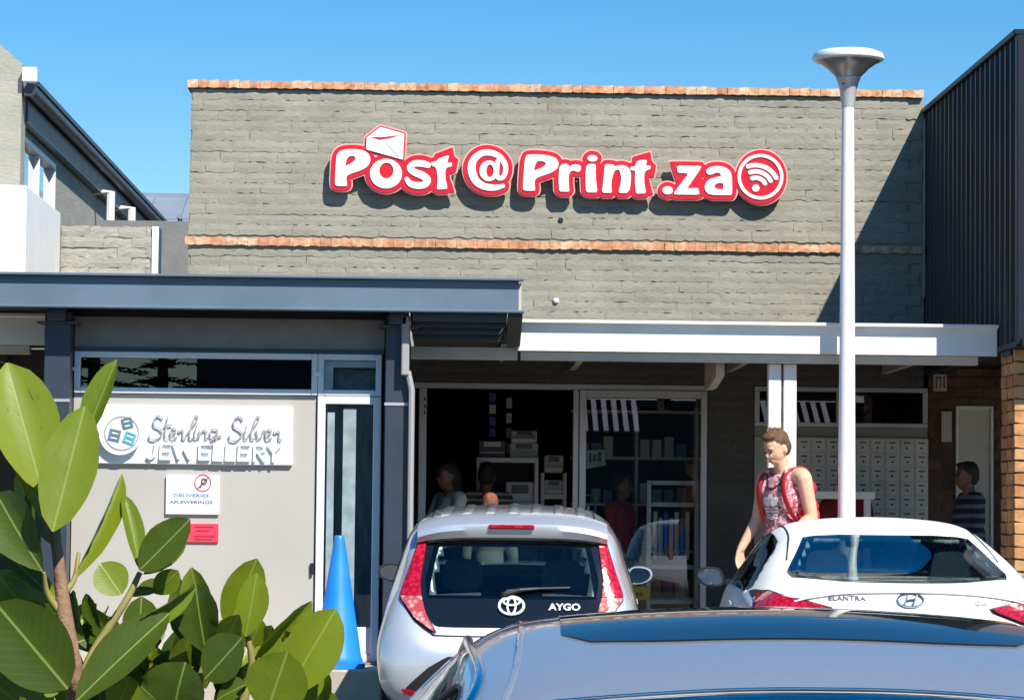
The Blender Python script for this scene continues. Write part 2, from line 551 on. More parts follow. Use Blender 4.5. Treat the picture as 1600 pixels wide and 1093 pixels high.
obj('wall_cap', MB().lathe([(0.001, 0), (.022, 0), (.024, .012), (.016, .022), (.006, .026)], n=12), M_white, post)
bpy.data.objects['wall_cap'].matrix_parent_inverse = Matrix.Translation(post.location).inverted() @ Matrix.Translation((.357, -.002, 2.808)) @ Matrix.Rotation(rad(90), 4, 'X')

# shop front
fr = obj('shopfront_frame', MB()
         .bbox(-.84, 1.603, -.01, .07, 2.083, 2.129, .004)
         .bbox(-.838, -.802, .0, .06, 0, 2.082, .004)
         .bbox(-.752, -.69, -.006, .066, 0, 2.082, .004)
         .bbox(.505, .553, -.004, .068, 0, 2.082, .004)
         .bbox(-.838, .552, -.003, .067, 0, .03, .004), M_alu, post)
for z in (1.98, 1.92, 1.87):
    obj('frame_slot', MB().box(-.713, -.701, -.0085, -.005, z, z + .03), M_black, fr)
sl = obj('sidelight_pane', MB().box(-.802, -.752, .028, .034, .03, 2.083), G_shop, fr)
dr = obj('sliding_door', MB()
         .bbox(.556, .612, -.030, .022, .02, 2.082, .004).bbox(1.548, 1.60, -.030, .022, .02, 2.082, .004)
         .bbox(.612, 1.548, -.030, .022, 2.02, 2.082, .004).bbox(.612, 1.548, -.030, .022, .02, .14, .004), M_alu, post)
obj('door_pane', MB().box(.612, 1.548, -.008, -.002, .14, 2.02), G_shop, dr)
obj('door_handle', MB().tube([(.63, -.035, .85), (.63, -.075, .87), (.63, -.075, 1.13), (.63, -.035, 1.15)], .011), M_alu, dr)
# rooms behind
mb = MB()
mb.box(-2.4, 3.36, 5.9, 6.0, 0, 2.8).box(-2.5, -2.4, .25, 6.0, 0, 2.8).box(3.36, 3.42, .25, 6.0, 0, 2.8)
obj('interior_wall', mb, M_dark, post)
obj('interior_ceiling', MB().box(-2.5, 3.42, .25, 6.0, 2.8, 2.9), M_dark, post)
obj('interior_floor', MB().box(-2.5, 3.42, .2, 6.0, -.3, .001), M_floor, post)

# window strip over the mailboxes
wf = obj('window', MB()
         .bbox(1.988, 3.412, -.012, .05, 2.09, 2.128, .004).bbox(1.988, 3.412, -.012, .05, 1.802, 1.838, .004)
         .bbox(1.988, 2.03, -.012, .05, 1.839, 2.089, .004).bbox(3.37, 3.412, -.012, .05, 1.839, 2.089, .004)
         .bbox(2.66, 2.70, -.012, .05, 1.839, 2.089, .004), M_alu, post)
obj('pane', MB().box(2.03, 2.66, .015, .02, 1.838, 2.09), G_win, wf)
obj('pane', MB().box(2.70, 3.37, .015, .02, 1.838, 2.09), G_win, wf)
obj('spandrel_panel', MB().box(1.99, 3.41, .005, .058, 1.722, 1.80), mat('grey_spandrel', (0.24, 0.235, 0.23), 0.5, var=0.05), post)
obj('side_panel', MB().bbox(1.99, 2.335, -.004, .058, 0.0, 1.72, .004), mat('pale_side_panel', (0.40, 0.39, 0.37), 0.5, var=0.05), post)
# stationery in the window
for i, x in enumerate([2.42 + .06 * k for k in range(4)] + [3.02 + .085 * k for k in range(5)]):
    o = obj('display_bottle', MB().lathe([(.024, 0), (.026, .01), (.026, .085), (.012, .10), (.012, .125)], (x, .10, 1.84), n=10), M_white, None)
    tag(o, '%s white bottle from the left on the ledge of the high window' % ('first', 'second', 'third', 'fourth', 'fifth', 'sixth', 'seventh', 'eighth', 'ninth')[i], 'bottle', 'bottles in the high window')
o = thing('window_box', 'pale printed carton on the ledge of the high window above the mailboxes', 'carton', (2.83, .12, 1.84))
obj('carton', MB().bbox(2.745, 2.965, .08, .2, 1.839, 1.985, .004), mat('carton_white', (.6, .6, .58), .6), o)
obj('print', MB().box(2.76, 2.95, .0775, .0795, 1.90, 1.93).box(2.78, 2.90, .0775, .0795, 1.86, 1.885), mat('carton_print', (.12, .12, .13), .6), o)
o = thing('posted_notice', 'small framed notice inside the left end of the high window', 'notice', (2.07, .06, 1.85))
obj('paper', MB().box(2.04, 2.115, .05, .056, 1.87, 2.03), mat('carton_white', (.6, .6, .58), .6), o)
obj('print', MB().box(2.05, 2.105, .0475, .0495, 1.985, 2.01).box(2.05, 2.09, .0475, .0495, 1.945, 1.965).box(2.05, 2.10, .0475, .0495, 1.90, 1.92), M_black, o)

# mailbox bank
mbk = thing('mailbox_bank', 'grey bank of small locked private mailboxes against the shop wall', 'mailboxes', (2.87, -.03, 0))
obj('cabinet', MB().bbox(2.337, 3.412, -.03, .059, .2, 1.718, .004).box(2.36, 3.39, -.02, .05, 0.002, .2), M_mail, mbk)
dm = MB().bbox(-.054, .054, -.010, .0, -.052, .052, .004).mesh('mailbox_door'); dm.materials.append(M_mail)
sm = MB().box(-.026, .026, -.0125, -.0102, .018, .028).mesh('slot'); sm.materials.append(M_black)
lm = MB().lathe([(.009, 0), (.009, .005), (.006, .006)], n=8).mesh('lock'); lm.materials.append(M_black)
for r in range(12):
    for c in range(9):
        x, z = 2.392 + c * .1205, 1.655 - r * .1155
        d = inst('mailbox_door', dm, mbk, (x, -.031, z))
        s = bpy.data.objects.new('slot', sm); COL.objects.link(s); s.parent = d
        s = bpy.data.objects.new('lock', lm); COL.objects.link(s); s.parent = d; s.location = (.004 if r % 2 else -.002, -.0102, -.018); s.rotation_euler = (rad(90), 0, 0)

# ------------------------------------------------------------------ white verandah canopy
def verandah(x0, x1, label, cols=()):
    t = thing('verandah_canopy', label, 'canopy', ((x0 + x1) / 2, -3.0, 0))
    prof = [(-3.21, 2.41), (-3.21, 2.43), (-3.08, 2.43), (-3.08, 2.212), (-3.15, 2.212), (-3.15, 2.402)]
    mb = MB()
    n = len(prof)
    mb.add([(x0, y, z) for y, z in prof] + [(x1, y, z) for y, z in prof],
           [(i, (i + 1) % n, n + (i + 1) % n, n + i) for i in range(n)])
    mb.loops([prof], lambda u, v, d: (x0 - .004 if d < .5 else x0, u, v), 0, 1)
    mb.loops([prof], lambda u, v, d: (x1 + .004 if d < .5 else x1, u, v), 0, 1)
    obj('gutter_fascia', mb, M_white, t)
    obj('beam', MB().bbox(x0 + .02, x1 - .12, -3.10, -3.01, 2.148, 2.211, .004), M_beige, t)
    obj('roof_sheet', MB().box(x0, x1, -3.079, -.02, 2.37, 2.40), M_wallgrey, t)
    x = x0 + .5
    while x < x1 - .3:
        obj('rafter', MB().box(x, x + .05, -3.0, -.03, 2.24, 2.369), M_beige, t)
        x += 1.28
    for cx in cols:
        obj('column', MB().bbox(cx - .046, cx + .046, -3.0, -2.908, 0.0, 2.148, .006), M_white, t, smooth=20)
    return t
vr = verandah(-.03, 3.372, 'white verandah canopy with twin white posts over the post shop entrance', (1.812, 1.922))
obj('bracket', MB().loops([[(-2.9, 2.148), (-2.9, 2.06), (-2.35, 2.0), (-2.0, 2.0), (-2.0, 2.23), (-2.9, 2.23)]], lambda u, v, d: (1.40 + d * .06, u, v), 0, 1), M_beige, vr)
obj('roof_sheet', MB().box(-.79, -.031, -3.0, -.02, 2.37, 2.40), M_wallgrey, vr)
obj('rear_beam', MB().bbox(-.79, -.031, -3.10, -3.01, 2.148, 2.235, .004), M_beige, vr)
lt = thing('fluorescent_fitting', 'slim fluorescent batten slung under the canopy above the sliding door', 'lamp', (.8, -1.2, 2.3))
obj('batten', MB().box(.775, .825, -1.9, -.7, 2.30, 2.369), M_alu, lt)
obj('tube', MB().tube([(.80, -1.85, 2.285), (.80, -.75, 2.285)], .014), M_white, lt)
lt = thing('fluorescent_fitting', 'slim fluorescent batten at the end of the canopy beside the blue roof', 'lamp', (.0, -1.2, 2.3))
obj('batten', MB().box(-.12, -.07, -1.5, -.5, 2.30, 2.36), M_alu, lt)
obj('tube', MB().tube([(-.095, -1.45, 2.285), (-.095, -.55, 2.285)], .014), M_white, lt)
obj('hanger', MB().tube([(-.095, -1.0, 2.35), (-.095, -.02, 2.45)], .008), M_alu, lt)
verandah(-7.2, -3.36, 'white canopy edge showing left of the blue roof')

# ------------------------------------------------------------------ passage wall of brown brick, right
pas = thing('passage_wall', 'shaded brown brick wall with a white door beyond the mailboxes', 'brick wall', (4.2, 0.1, 0))
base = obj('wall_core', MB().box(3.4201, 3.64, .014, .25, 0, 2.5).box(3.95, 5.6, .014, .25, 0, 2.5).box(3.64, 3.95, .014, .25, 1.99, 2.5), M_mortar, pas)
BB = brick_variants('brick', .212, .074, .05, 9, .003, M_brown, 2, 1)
zc, row = 2.44, 0
while zc > .03:
    x = 3.4201 - (row % 2) * .111
    while x < 4.6:
        x0, x1 = max(x + .005, 3.4201), x + .217
        for (a, b) in ([(x0, x1)] if (zc > 2.0 or x1 < 3.64 or x0 > 3.95) else [(x0, min(x1, 3.64)), (max(x0, 3.95), x1)]):
            if b - a > .04:
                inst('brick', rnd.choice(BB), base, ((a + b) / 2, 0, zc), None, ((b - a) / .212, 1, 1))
        x += .222
    zc -= .0855; row += 1
df = obj('door_frame', MB().bbox(3.641, 3.665, -.02, .05, 0, 1.988, .004).bbox(3.925, 3.949, -.02, .05, 0, 1.988, .004).bbox(3.665, 3.925, -.02, .05, 1.962, 1.988, .004), M_whitealu, pas)
dd = obj('door', MB().bbox(3.667, 3.923, .0, .04, .01, 1.96, .004), mat('cream_door', (.58, .55, .52), .5, var=.04), pas)
obj('door_handle', MB().tube([(3.70, 0, .98), (3.70, -.04, .98), (3.76, -.04, .98)], .009), M_alu, dd)
o = thing('exit_sign', 'small boxed sign with dark strokes high on the brown brick wall', 'sign', (3.505, -.03, 2.1))
obj('plate', MB().bbox(3.452, 3.562, -.045, -.012, 2.105, 2.245, .004), mat('dull_white', (.45, .45, .43), .6), o)
obj('marks', MB().box(3.468, 3.482, -.048, -.0452, 2.125, 2.225).box(3.482, 3.502, -.048, -.0452, 2.205, 2.22).box(3.502, 3.514, -.048, -.0452, 2.13, 2.225).box(3.530, 3.546, -.048, -.0452, 2.13, 2.225), mat('dull_red', (.25, .05, .05), .6), o)
o = obj('wall_notice', MB().bbox(3.52, 3.605, -.03, -.012, 1.69, 1.94, .004), mat('dull_white', (.45, .45, .43), .6))
tag(o, 'blank pale notice board fixed left of the white door', 'notice')

# ------------------------------------------------------------------ dark clad building, right
cb = thing('clad_building', 'tall dark corrugated metal clad block standing forward on the right', 'building', (4.4, -3.0, 0))
core = obj('core', MB().box(3.41, 9, -3.78, 8, 2.29, 4.38), M_clad, cb)
pitch = .19
y = -3.79
for k in range(5):
    mb = MB()
    pts = []
    for i in range(4):
        y0 = y + (k * 4 + i) * pitch
        pts += [(y0, 3.386), (y0 + .045, 3.386), (y0 + .065, 3.412), (y0 + .165, 3.412), (y0 + .19, 3.386)]
    q = [p for i, p in enumerate(pts) if i == 0 or abs(p[0] - pts[i - 1][0]) > 1e-4]
    n = len(q)
    mb.add([(x, yy, 2.275) for yy, x in q] + [(x, yy, 4.40) for yy, x in q], [(i, i + 1, n + i + 1, n + i) for i in range(n - 1)])
    obj('cladding_sheet', mb, M_clad, cb, fix=False)
obj('parapet_flashing', MB().bbox(3.355, 3.47, -3.86, 0.3, 4.392, 4.432, .006), M_clad, cb)
obj('corner_flashing', MB().bbox(3.375, 3.47, -3.875, -3.795, 2.25, 4.39, .005), M_clad, cb)
obj('base_flashing', MB().bbox(3.374, 3.45, -3.84, -.01, 2.235, 2.274, .005), M_clad, cb)
fp = obj('front_panel', MB().bbox(3.472, 5.4, -3.86, -3.79, 2.30, 4.34, .006), mat('glossy_front_panel', (.20, .23, .28), .16, .2, var=.15, vscale=1.5, coords='World'), cb)
obj('front_rail', MB().bbox(3.40, 5.5, -3.92, -3.80, 2.235, 2.295, .006), M_clad, cb)
obj('red_smear', MB().loops([[(3.52, 3.15), (3.75, 3.05), (3.75, 3.6), (3.53, 3.42)]], lambda u, v, d: (u, -3.862 - d * .004, v), 0, 1), mat('smear_red', (.42, .10, .12), .3), fp)  # red smear shape laid over the glossy panel
obj('gutter_bracket', MB().box(3.40, 3.43, -3.5, -3.2, 2.20, 2.234).tube([(3.43, -3.3, 2.22), (3.47, -3.3, 2.10)], .018), M_dknavy, cb)

pier = thing('brick_pier', 'sunlit orange brick pier under the dark clad block', 'brick pier', (3.9, -3.2, 0))
PX0, PX1, PY0, PY1 = 3.415, 4.75, -3.60, -3.05
core = obj('mortar_core', MB().box(PX0 + .014, PX1, PY0 + .014, PY1 - .014, 0, 2.235), M_mortar, pier)
FB = brick_variants('brick', .212, .0735, .05, 12, .003, M_face, 2, 1)
zc, row = 2.19, 0
while zc > .02:
    x = PX0 - (row % 2) * .106
    while x < 4.15:
        a, b = max(x, PX0), x + .212
        if b - a > .05: inst('brick', rnd.choice(FB), core, ((a + b) / 2, PY0, zc), None, ((b - a) / .212, 1, 1))
        x += .222
    yy = PY0 + (.055 if row % 2 == 0 else .162)
    for yc, ln in (((PY0 + .16, .2), (PY0 + .39, .22)) if row % 2 else ((PY0 + .21, .212), (PY0 + .42, .17))):
        inst('brick', rnd.choice(FB), core, (PX0, yc, zc), (0, 0, rad(-90)), (ln / .212, 1, 1))
    zc -= .0855; row += 1

# ------------------------------------------------------------------ buildings behind on the left
lb = thing('left_building', 'pale painted brick building with dark eaves rising at the left edge', 'building', (-5.5, 3, 0))
mb = MB()
gable = [(-9, 0), (-4.11, 0), (-4.11, 4.78), (-4.29, 4.93), (-5.0, 5.5), (-9, 5.5)]
mb.loops([gable], lambda u, v, d: (u, .5 + d * .24, v), 0, 1)
obj('front_wall', mb, M_wall2, lb)
wm = MB()
wm.box(-4.45, -4.175, .741, 12, 0, 3.60).box(-4.45, -4.175, .741, 12, 4.25, 4.32)
for a, b in ((.741, 1.0), (3.05, 12)):
    wm.box(-4.45, -4.176, a, b, 3.601, 4.249)
sw = obj('side_wall', wm, M_wall2, lb)
for a, b in ((1.0, 3.05),):
    wfm = obj('window', MB().bbox(-4.24, -4.16, a, a + .05, 3.60, 4.25, .004).bbox(-4.24, -4.16, b - .05, b, 3.60, 4.25, .004).bbox(-4.24, -4.16, a + .05, b - .05, 4.20, 4.25, .004)
              .bbox(-4.24, -4.16, a + .05, b - .05, 3.60, 3.65, .004).bbox(-4.24, -4.165, (a + b) / 2 - .02, (a + b) / 2 + .02, 3.65, 4.20, .004), M_whitealu, lb)
    obj('pane', MB().box(-4.22, -4.214, a + .05, b - .05, 3.65, 4.20), G_win, wfm)
obj('dark_backing', MB().box(-4.6, -4.46, .8, 12, 3.0, 4.3), M_dark, lb)
obj('eaves_fascia', MB().box(-4.18, -4.09, .745, 12, 4.321, 4.60), M_dknavy, lb)
obj('gutter', MB().tube([(-4.04, .5, 4.56), (-4.04, 12, 4.56)], .055, 10), M_dknavy, lb, smooth=40)
obj('gutter_end', MB().bbox(-4.10, -3.98, .42, .5, 4.62, 4.74, .006), M_white, lb)
obj('roof', MB().loops([[(-4.0, 4.625), (-8, 6.0), (-8, 6.04), (-4.0, 4.665)]], lambda u, v, d: (u, .75 + d * 11.3, v), 0, 1), M_dknavy, lb)
dp = obj('drain_pipe', MB().tube([(-4.2, 6.0, 4.33), (-4.0, 6.0, 4.33), (-4.0, 6.0, 3.3)], .045, 8), M_white, lb)
obj('drain_pipe', MB().tube([(-4.2, 7.6, 4.34), (-3.96, 7.6, 4.34), (-3.96, 7.6, 3.3)], .045, 8), M_white, lb)

pbx = thing('white_parapet', 'plain white rendered parapet block above the left end of the blue roof', 'parapet', (-4.5, -.5, 2.4))
obj('render', MB().bbox(-7, -3.76, -1.5, .46, 2.45, 3.53, .012), M_white, pbx)
blw = thing('low_brick_wall', 'low pale painted brick wall between white parapet and dark recess', 'wall', (-3.3, .6, 0))
obj('wall', MB().box(-3.755, -2.98, .5, .74, 0, 3.42), M_wall2, blw)
BW2 = brick_variants('brick', .2355, .0862, .03, 8, .007, [M_wall2])
zc, row = 3.378, 0
while zc > 2.5:
    x = -3.755 - (row % 2) * .118
    while x < -3.0:
        a, b = max(x, -3.755), min(x + .2355, -3.0)
        if b - a > .03:
            inst('brick', rnd.choice(BW2), blw.children[0], ((a + b) / 2, .488, zc), None, ((b - a) / .2355, 1, 1))
        x += .2355
    zc -= .0862; row += 1
obj('end_trim', MB().box(-2.998, -2.945, .47, .74, 2.4, 3.425), M_white, blw)
rec = thing('recess_wall', 'narrow dark grey wall in the gap beside the post shop', 'wall', (-2.7, 2, 0))
obj('wall', MB().box(-3.6, -2.2, 2.0, 2.2, 0, 3.63), mat('grey_plaster', (.20, .20, .20), .8, var=.12, vscale=4, bump=.3, bscale=30, coords='World'), rec)
fb = thing('far_roof', 'far grey metal roof showing in the gap beside the post shop', 'building', (-4.5, 18, 0))
obj('wall', MB().box(-12, -1, 16.2, 24, 0, 5.0), M_wallgrey, fb)
rm = MB()
for i in range(26):
    x = -12.3 + i * .45
    rm.loops([[(x, 15.9, ), (x + .44, 15.9), (x + .44, 17), (x, 17)]], lambda u, v, d: (u, v, 5.07 + (v - 15.9) * .4 + d * .03), 0, 1)
    rm.box(x + .41, x + .47, 15.9, 15.98, 5.07, 5.16)
obj('roof', rm, M_roof, fb)
obj('ridge', MB().box(-12.3, -.6, 16.9, 17.1, 5.50, 5.56), M_roof, fb)

ls = thing('left_shop_wall', 'dark shaded shop front under the white canopy at far left', 'shop front', (-5, 0, 0))
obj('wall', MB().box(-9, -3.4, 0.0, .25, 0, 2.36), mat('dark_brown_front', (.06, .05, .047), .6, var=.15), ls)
obj('door_frame', MB().bbox(-3.9, -3.85, -.03, 0.0, 0, 2.05, .004).bbox(-5.0, -4.95, -.03, 0.0, 0, 2.05, .004).bbox(-4.95, -3.9, -.03, 0.0, 2.0, 2.05, .004), M_dknavy, ls)
# ------------------------------------------------------------------ jewellery shop
jw = thing('jewellery_shop', 'greige shop box with white window frames under a slate blue steel roof', 'building', (-2.05, -3.2, 0))
YJ = -3.35
obj('wall_panel', MB().box(-3.13, -1.44, YJ, YJ + .12, 0, 1.862), M_greige, jw)
obj('lintel', MB().box(-3.13, -.97, YJ - .01, YJ + .12, 2.19, 2.40), M_lintel, jw)
obj('eaves_closer', MB().box(-3.31, -.80, YJ + .012, YJ + .06, 2.402, 2.609), M_black, jw)
obj('lintel_trim', MB().box(-3.13, -.97, YJ - .03, YJ + .10, 2.160, 2.189), M_dknavy, jw)
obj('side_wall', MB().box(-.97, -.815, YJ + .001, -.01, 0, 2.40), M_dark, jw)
obj('shop_room', MB().box(-3.2, -.97, -.3, -.2, 0, 2.4).box(-3.25, -3.14, YJ, -.2, 0, 2.4).box(-3.13, -.97, YJ + .13, -.2, 2.30, 2.39), mat('grey_interior', (.16, .16, .16), .8), jw)
def frame_window(name, x0, x1, z0, z1, parent, m, t=.042, gm=None, y=YJ):
    f = obj(name, MB().bbox(x0, x0 + t, y - .03, y + .05, z0, z1, .005).bbox(x1 - t, x1, y - .03, y + .05, z0, z1, .005)
            .bbox(x0 + t, x1 - t, y - .03, y + .05, z1 - t, z1, .005).bbox(x0 + t, x1 - t, y - .03, y + .05, z0, z0 + t, .005), m, parent)
    obj('pane', MB().box(x0 + t, x1 - t, y + .008, y + .014, z0 + t, z1 - t), gm or G_win, f)
    return f
wA = frame_window('window', -3.128, -1.433, 1.866, 2.158, jw, M_whitealu)
obj('window_stay', MB().bbox(-3.27, -3.10, YJ - .055, YJ - .031, 2.02, 2.045, .003), M_whitealu, wA)
obj('window_stay', MB().bbox(-1.46, -1.40, YJ - .06, YJ - .031, 2.0, 2.03, .003), M_whitealu, wA)
wB = frame_window('top_light', -1.43, -.985, 1.866, 2.158, jw, M_whitealu, gm=G_shop)
dB = frame_window('glazed_door', -1.43, -.985, .02, 1.862, jw, M_whitealu, .055, G_shop)
obj('sticker', MB().box(-1.25, -1.16, YJ + .003, YJ + .006, .3, 1.78).box(-1.36, -1.31, YJ + .003, YJ + .006, .3, 1.75), mat('frosted_film', (.26, .33, .35), .5, var=.25, vscale=9), dB)
obj('display_back', MB().box(-1.42, -1.22, YJ + .62, YJ + .64, .05, 1.84).box(-1.19, -1.0, YJ + .62, YJ + .64, .05, 1.84), mat('display_back', (.45, .52, .50), .6, var=.25, vscale=5), jw)
obj('film_strip', MB().box(-1.385, -1.325, YJ + .003, YJ + .006, 1.91, 2.112).box(-1.3249, -1.03, YJ + .003, YJ + .006, 2.065, 2.112), MATS['frosted_film'], wB)
obj('blind', MB().box(-1.32, -1.03, YJ + .08, YJ + .09, 1.91, 2.06), mat('grey_blind', (.22, .24, .24), .7, var=.3, vscale=20), wB)
obj('tinted_film', MB().box(-1.374, -1.041, YJ + .0145, YJ + .017, .27, 1.80), mat('tinted_film', (.14, .175, .18), .5, var=.45, vscale=6, stretch=(3, 1, .6)), dB)
obj('kick_panel', MB().bbox(-1.374, -1.041, YJ - .02, YJ + .003, .076, .26, .004), M_whitealu, dB)
obj('hinge', MB().tube([(-1.455, YJ - .015, .62), (-1.455, YJ - .015, .70)], .012), M_black, dB)
obj('threshold', MB().box(-1.43, -.985, YJ - .08, YJ + .05, .002, .019), mat('threshold_stone', (.30, .20, .17), .8), jw)
# displays behind the glass door
for i, z in enumerate((.35, .7, 1.05, 1.4)):
    o = obj('display_shelf', MB().box(-1.36, -1.05, YJ + .3, YJ + .55, z, z + .02).box(-1.33, -1.26, YJ + .34, YJ + .4, z + .021, z + .14).box(-1.2, -1.1, YJ + .34, YJ + .4, z + .021, z + .1), mat('display_glass', (.30, .38, .38), .3), jw)
# columns and roof
for x0, x1 in ((-3.312, -3.134), (-.956, -.79)):
    c = obj('column', MB().bbox(x0, x1, -3.57, -3.40, 0, 2.42, .006), M_dknavy, jw)
    cx = (x0 + x1) / 2
    obj('capital_plate', MB().bbox(cx - .14, cx + .14, -3.60, -3.385, 2.335, 2.35, .003).bbox(cx - .06, cx + .06, -3.66, -3.395, 2.351, 2.55, .004), M_dknavy, c)
    obj('strap', MB().box(x0 - .004, x1 + .004, -3.576, -3.566, 1.795, 1.815), M_alu, c)
rf = obj('roof', MB().box(-6.4, -.10, -3.76, -1.6, 2.61, 2.655), M_dknavy, jw)
obj('channel_web', MB().box(-6.4, -.044, -3.785, -3.77, 2.447, 2.647), M_navy, rf)
obj('top_flange', MB().bbox(-6.4, -.012, -3.835, -3.76, 2.648, 2.667, .004), M_navy, rf)
obj('bottom_flange', MB().bbox(-6.4, -.004, -3.835, -3.76, 2.428, 2.446, .004), M_navy, rf)
obj('end_plate', MB().loops([[(-3.77, 2.435), (-3.77, 2.635), (-3.70, 2.635), (-3.4, 2.44), (-3.76, 2.435)]], lambda u, v, d: (-.043 + d * .02, u, v), 0, 1), M_beige, rf)
obj('side_rail', MB().loops([[(-3.76, 2.40), (-3.76, 2.434), (-3.16, 2.36), (-3.16, 2.235)]], lambda u, v, d: (-.115 + d * .10, u, v), 0, 1), M_black, rf)
for i, (y, z) in enumerate(((-3.70, 2.405), (-3.54, 2.375), (-3.38, 2.34), (-3.23, 2.30))):
    obj('purlin', MB().box(-.77, -.125, y, y + .06, z - .03, z + .10), M_dknavy, rf)
for y in (-3.72, -3.60):
    obj('purlin', MB().box(-6.3, -.96, y, y + .06, 2.44, 2.55), M_black, rf)
obj('soffit_sheet', MB().loops([[(-3.76, 2.50), (-3.76, 2.52), (-3.12, 2.36), (-3.12, 2.34)]], lambda u, v, d: (-.79 + d * .675, u, v), 0, 1), M_black, rf)
obj('left_soffit', MB().loops([[(-3.76, 2.50), (-3.76, 2.52), (-3.12, 2.45), (-3.12, 2.43)]], lambda u, v, d: (-6.3 + d * 3.0, u, v), 0, 1), M_black, rf)
obj('downpipe', MB().bbox(-.846, -.792, -3.66, -3.58, 2.0, 2.41, .008).tube([(-.80, -3.62, 2.03), (-.772, -3.62, 1.90), (-.772, -3.62, .02)], .022, 8), mat('grey_pipe', (.33, .32, .31), .55), jw)

# ------------------------------------------------------------------ artwork helpers: outlines and strokes
def smooth_loop(pts, it=2, keep=55):
    # round an outline but keep its sharp corners
    P = [Vector((p[0], p[1])) for p in pts]
    for _ in range(it):
        Q = []
        n = len(P)
        for i in range(n):
            a, b, c = P[i - 1], P[i], P[(i + 1) % n]
            ang = math.degrees((b - a).angle(c - b, 0))
            if ang > keep + 30:
                r = .12
            else:
                r = .25
            Q.append(b.lerp(a, r)); Q.append(b.lerp(c, r))
        P = Q
    return [(p.x, p.y) for p in P]

def ellipse(cx, cy, rx, ry, n=36):
    return [(cx + rx * math.cos(2 * math.pi * i / n), cy + ry * math.sin(2 * math.pi * i / n)) for i in range(n)]

def catmull(pts, sub=6):
    P = [Vector(p) for p in pts]
    P = [P[0] * 2 - P[1]] + P + [P[-1] * 2 - P[-2]]
    out = []
    for i in range(1, len(P) - 2):
        for k in range(sub):
            t = k / sub
            a, b, c, d = P[i - 1], P[i], P[i + 1], P[i + 2]
            out.append(.5 * ((2 * b) + (c - a) * t + (2 * a - 5 * b + 4 * c - d) * t * t + (3 * b - a - 3 * c + d) * t ** 3))
    out.append(P[-2])
    return out

def stroke_loop(pts, r, sub=6, rnd_end=True):
    # outline of a thick stroke; r a number or a list along the points
    C = catmull([(p[0], p[1], (r[i] if isinstance(r, (list, tuple)) else r)) for i, p in enumerate(pts)], sub)
    L, R = [], []
    for i, p in enumerate(C):
        a, b = C[max(i - 1, 0)], C[min(i + 1, len(C) - 1)]
        d = Vector((b.x - a.x, b.y - a.y)).normalized()
        n = Vector((-d.y, d.x))
        L.append((p.x + n.x * p.z, p.y + n.y * p.z)); R.append((p.x - n.x * p.z, p.y - n.y * p.z))
    def capend(c, d, r):
        a0 = math.atan2(d.y, d.x)
        return [(c.x + r * math.cos(a0 + t), c.y + r * math.sin(a0 + t)) for t in (math.pi / 3, 0, -math.pi / 3)]
    e = C[-1]; d1 = Vector((C[-1].x - C[-2].x, C[-1].y - C[-2].y))
    d0 = Vector((C[0].x - C[1].x, C[0].y - C[1].y))
    return L + (capend(e, d1, e.z) if rnd_end else []) + R[::-1] + (capend(C[0], d0, C[0].z) if rnd_end else [])

